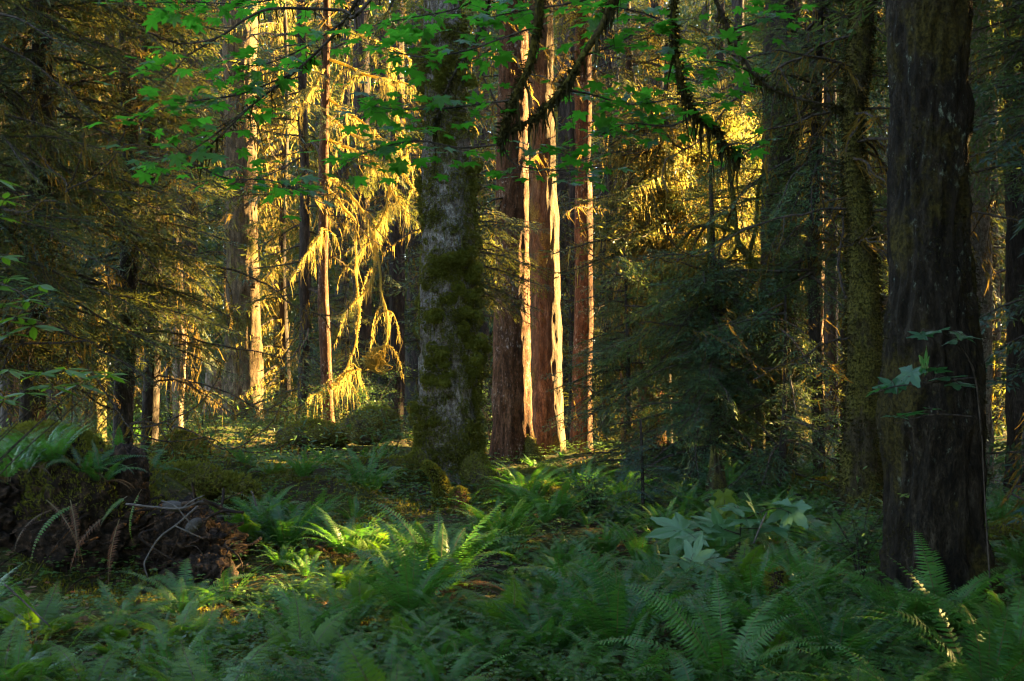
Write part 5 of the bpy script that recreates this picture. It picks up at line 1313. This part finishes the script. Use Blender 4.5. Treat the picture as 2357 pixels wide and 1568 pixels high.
moss_boulder('moss hillock farther back in the left thicket', 420, 1050, 15.0, (0.36, 0.4, 0.24), 614)
moss_boulder('mossy hummock at the left border above the root plate', 90, 1030, 11.5, (0.5, 0.4, 0.22), 615)
moss_boulder('round moss hummock between the root plate and the centre spruce', 640, 1115, 12.5, (0.26, 0.3, 0.16), 616)
moss_boulder('broad low mossy hummock under the slender orange trunk', 720, 1010, 19.5, (0.55, 0.5, 0.24), 617)

# --- huckleberry shrubs, spiny broad leaves --------------------------------------------------------------------
def huckleberry(label, u, d, H, W_, n, seed, mat='shrub_leaf', size=(0.025, 0.05)):
    r = np.random.default_rng(seed); b = G((u - CU) / F * d, d); t = thing('huckleberry_shrub', label, 'shrub', b)
    mw, ml = MB(), MB()
    for k in range(9):
        a = r.uniform(0, 6.28); e = np.array([math.cos(a) * W_ * r.uniform(.3, 1), math.sin(a) * W_ * 0.7, H * r.uniform(0.55, 1)])
        pa = catmull([[0, 0, -0.05], e * [0.3, 0.3, 0.55], e], 6); tube(mw, pa, np.linspace(0.007, 0.002, len(pa)), 5)
        for j in range(7):
            i = r.integers(4, len(pa)); d2 = unit(np.array([r.normal(), r.normal(), r.normal(0.1, 0.25)])); L = r.uniform(0.15, 0.45) * min(1, H)
            tw = catmull([pa[i], pa[i] + d2 * L * 0.5 + [0, 0, .02], pa[i] + d2 * L], 4); tube(mw, tw, 0.0022, 3)
            m_ = n // 63; s = r.uniform(0, len(tw) - 1.01, m_); ii = s.astype(int); q = tw[ii] + (tw[ii + 1] - tw[ii]) * (s - ii)[:, None]
            q = q + r.normal(0, 0.045, (m_, 3)); D = rdir(r, m_) * [1, 1, 0.3]
            stamp(ml, LV * [1, 1.7, 1], LT, q, D, unit(rdir(r, m_) * 0.5 + [0, 0, 1]), r.uniform(*size, m_))
    mw.obj('stem', M['twig'], t, smooth=True); ml.obj('leaves', [M[mat]], t)
for (lab, u, d, H, W_, n, s) in [('huckleberry shrub with fine leaves below the glowing branches', 850, 20.5, 1.5, 0.7, 2200, 701), ('huckleberry shrub tucked against the left side of the centre spruce', 905, 17.0, 1.2, 0.6, 1800, 702), ('huckleberry shrub below the gold bough left of the sunlit trunk', 470, 18.0, 1.3, 0.7, 2200, 703),
                                 ('leafy huckleberry before the narrow dark trunks', 280, 16.5, 1.7, 0.8, 2600, 704), ('huckleberry shrub under the snag', 400, 17.0, 1.0, 0.6, 1600, 705), ('huckleberry shrub right of the sunlit trunk on the mossy rise', 680, 20.0, 1.0, 0.9, 2400, 706),
                                 ('light-tipped huckleberry by the spruce sapling', 1360, 11.6, 0.6, 0.3, 1200, 707), ('huckleberry shrub right of the centre spruce before the twin trunks', 1130, 24.0, 1.9, 0.8, 1800, 708), ('twiggy huckleberry before the huge dark maple', 1980, 8.6, 0.75, 0.4, 1000, 709),
                                 ('bushy huckleberry before the moss-shrouded trunk', 130, 17, 1.5, 0.8, 2000, 710), ('huckleberry shrub right of the slim poles', 1940, 19, 1.0, 0.7, 1600, 711), ('low huckleberry on the shaded rise left', 560, 19.5, 0.6, 0.8, 1600, 712)]:
    huckleberry(lab, u, d, H, W_, n, s)
d0 = 9.6
sprig('devils_club', 'spiny plant with wide pale maple-like leaves held flat above the ferns', [[(1700, 1330, d0), (1702, 1260, d0), (1705, 1190, d0), (1690, 1165, d0)], [(1703, 1230, d0), (1640, 1215, d0), (1560, 1235, d0 - .2)], [(1704, 1200, d0), (1780, 1170, d0), (1830, 1185, d0)], [(1704, 1215, d0), (1800, 1220, d0), (1870, 1235, d0)]],
      [(1550, 1222, d0 - .2, 120), (1610, 1205, d0, 110), (1660, 1218, d0, 100), (1640, 1195, d0 + .1, 90), (1700, 1170, d0, 90), (1745, 1185, d0, 120), (1790, 1162, d0 + .1, 90), (1815, 1185, d0, 100), (1770, 1215, d0 - .1, 110), (1830, 1212, d0, 100), (1865, 1195, d0 + .1, 80), (1850, 1240, d0 - .1, 80), (1600, 1238, d0 - .3, 90), (1720, 1200, d0 - .2, 90), (1760, 1240, d0, 80)],
      M['club_leaf'], 151, G((1700 - CU) / F * d0, d0), up=0.35, cat='plant')
sprig('devils_club', 'spiny plant with folded drooping new leaves behind the wide flat leaves', [[(1660, 1300, 10.4), (1665, 1200, 10.4), (1668, 1150, 10.4)]], [(1650, 1170, 10.4, 50), (1668, 1150, 10.4, 55), (1685, 1175, 10.4, 50), (1640, 1195, 10.4, 45), (1672, 1190, 10.4, 45)], M['pale_leaf'], 152, G((1660 - CU) / F * 10.4, 10.4), up=1.2, cat='plant')
sprig('devils_club', 'spiny plant with broad leaves low in the ferns', [[(1580, 1400, 8.6), (1582, 1330, 8.6), (1590, 1290, 8.6)]], [(1560, 1290, 8.5, 90), (1600, 1275, 8.6, 90), (1640, 1290, 8.6, 80), (1575, 1320, 8.4, 80)], M['club_leaf'], 153, G((1580 - CU) / F * 8.6, 8.6), up=0.35, cat='plant')
sprig('vanilla_leaf', 'low plant with broad flat leaves left of the curved mossy root', [[(880, 1180, 12.6), (882, 1130, 12.6), (870, 1100, 12.6)], [(882, 1140, 12.6), (910, 1120, 12.6)]], [(830, 1075, 12.6, 34), (860, 1082, 12.6, 36), (890, 1090, 12.6, 34), (905, 1112, 12.5, 36), (870, 1120, 12.4, 36), (850, 1108, 12.5, 34), (930, 1128, 12.5, 30), (895, 1140, 12.4, 34), (835, 1130, 12.4, 34)], M['cover_leaf'], 154, G((880 - CU) / F * 12.6, 12.6), up=0.35, cat='plant')

# --- camera, sun, sky -----------------------------------------------------------------------------------------
cam = bpy.data.cameras.new('camera'); co = bpy.data.objects.new('camera', cam); COL.objects.link(co)
co.location = (0, 0, ZC); co.rotation_euler = (PI / 2, 0, 0)
cam.sensor_width = 36; cam.lens = 36 * F / 2357; cam.shift_y = (HV - 784) / 2357
cam.clip_start = 0.1; cam.clip_end = 1000
cam.dof.use_dof = True; cam.dof.focus_distance = 14.0; cam.dof.aperture_fstop = 11.0
sc.camera = co
sun = bpy.data.lights.new('sun', 'SUN'); sun.energy = 5.0; sun.angle = math.radians(0.5); sun.color = (1.0, 0.66, 0.23)
so = bpy.data.objects.new('sun', sun); COL.objects.link(so)
so.rotation_euler = Vector(-SUN).to_track_quat('-Z', 'Y').to_euler()
w = bpy.data.worlds.new('World'); sc.world = w; w.use_nodes = True
bg = w.node_tree.nodes['Background']; sky = w.node_tree.nodes.new('ShaderNodeTexSky')
sky.sky_type = 'NISHITA'; sky.sun_disc = False; sky.sun_elevation = SEL; sky.sun_rotation = SAZ
w.node_tree.links.new(sky.outputs[0], bg.inputs['Color']); bg.inputs['Strength'].default_value = 0.05
sc.view_settings.view_transform = 'Standard'; sc.view_settings.look = 'None'; sc.view_settings.gamma = 1.0
sc.view_settings.exposure = 5.0
sc.cycles.max_bounces = 5; sc.cycles.diffuse_bounces = 2; sc.cycles.glossy_bounces = 2; sc.cycles.transmission_bounces = 4; sc.cycles.transparent_max_bounces = 4
sc.cycles.caustics_reflective = False; sc.cycles.caustics_refractive = False
sc.cycles.sample_clamp_indirect = 0.4
sc.cycles.use_adaptive_sampling = False
sc.cycles.use_denoising = True
sc.cycles.denoiser = 'OPENIMAGEDENOISE'
sc.cycles.denoising_input_passes = 'RGB_ALBEDO_NORMAL'
sc.cycles.denoising_prefilter = 'FAST'
sc.cycles.filter_width = 1.2
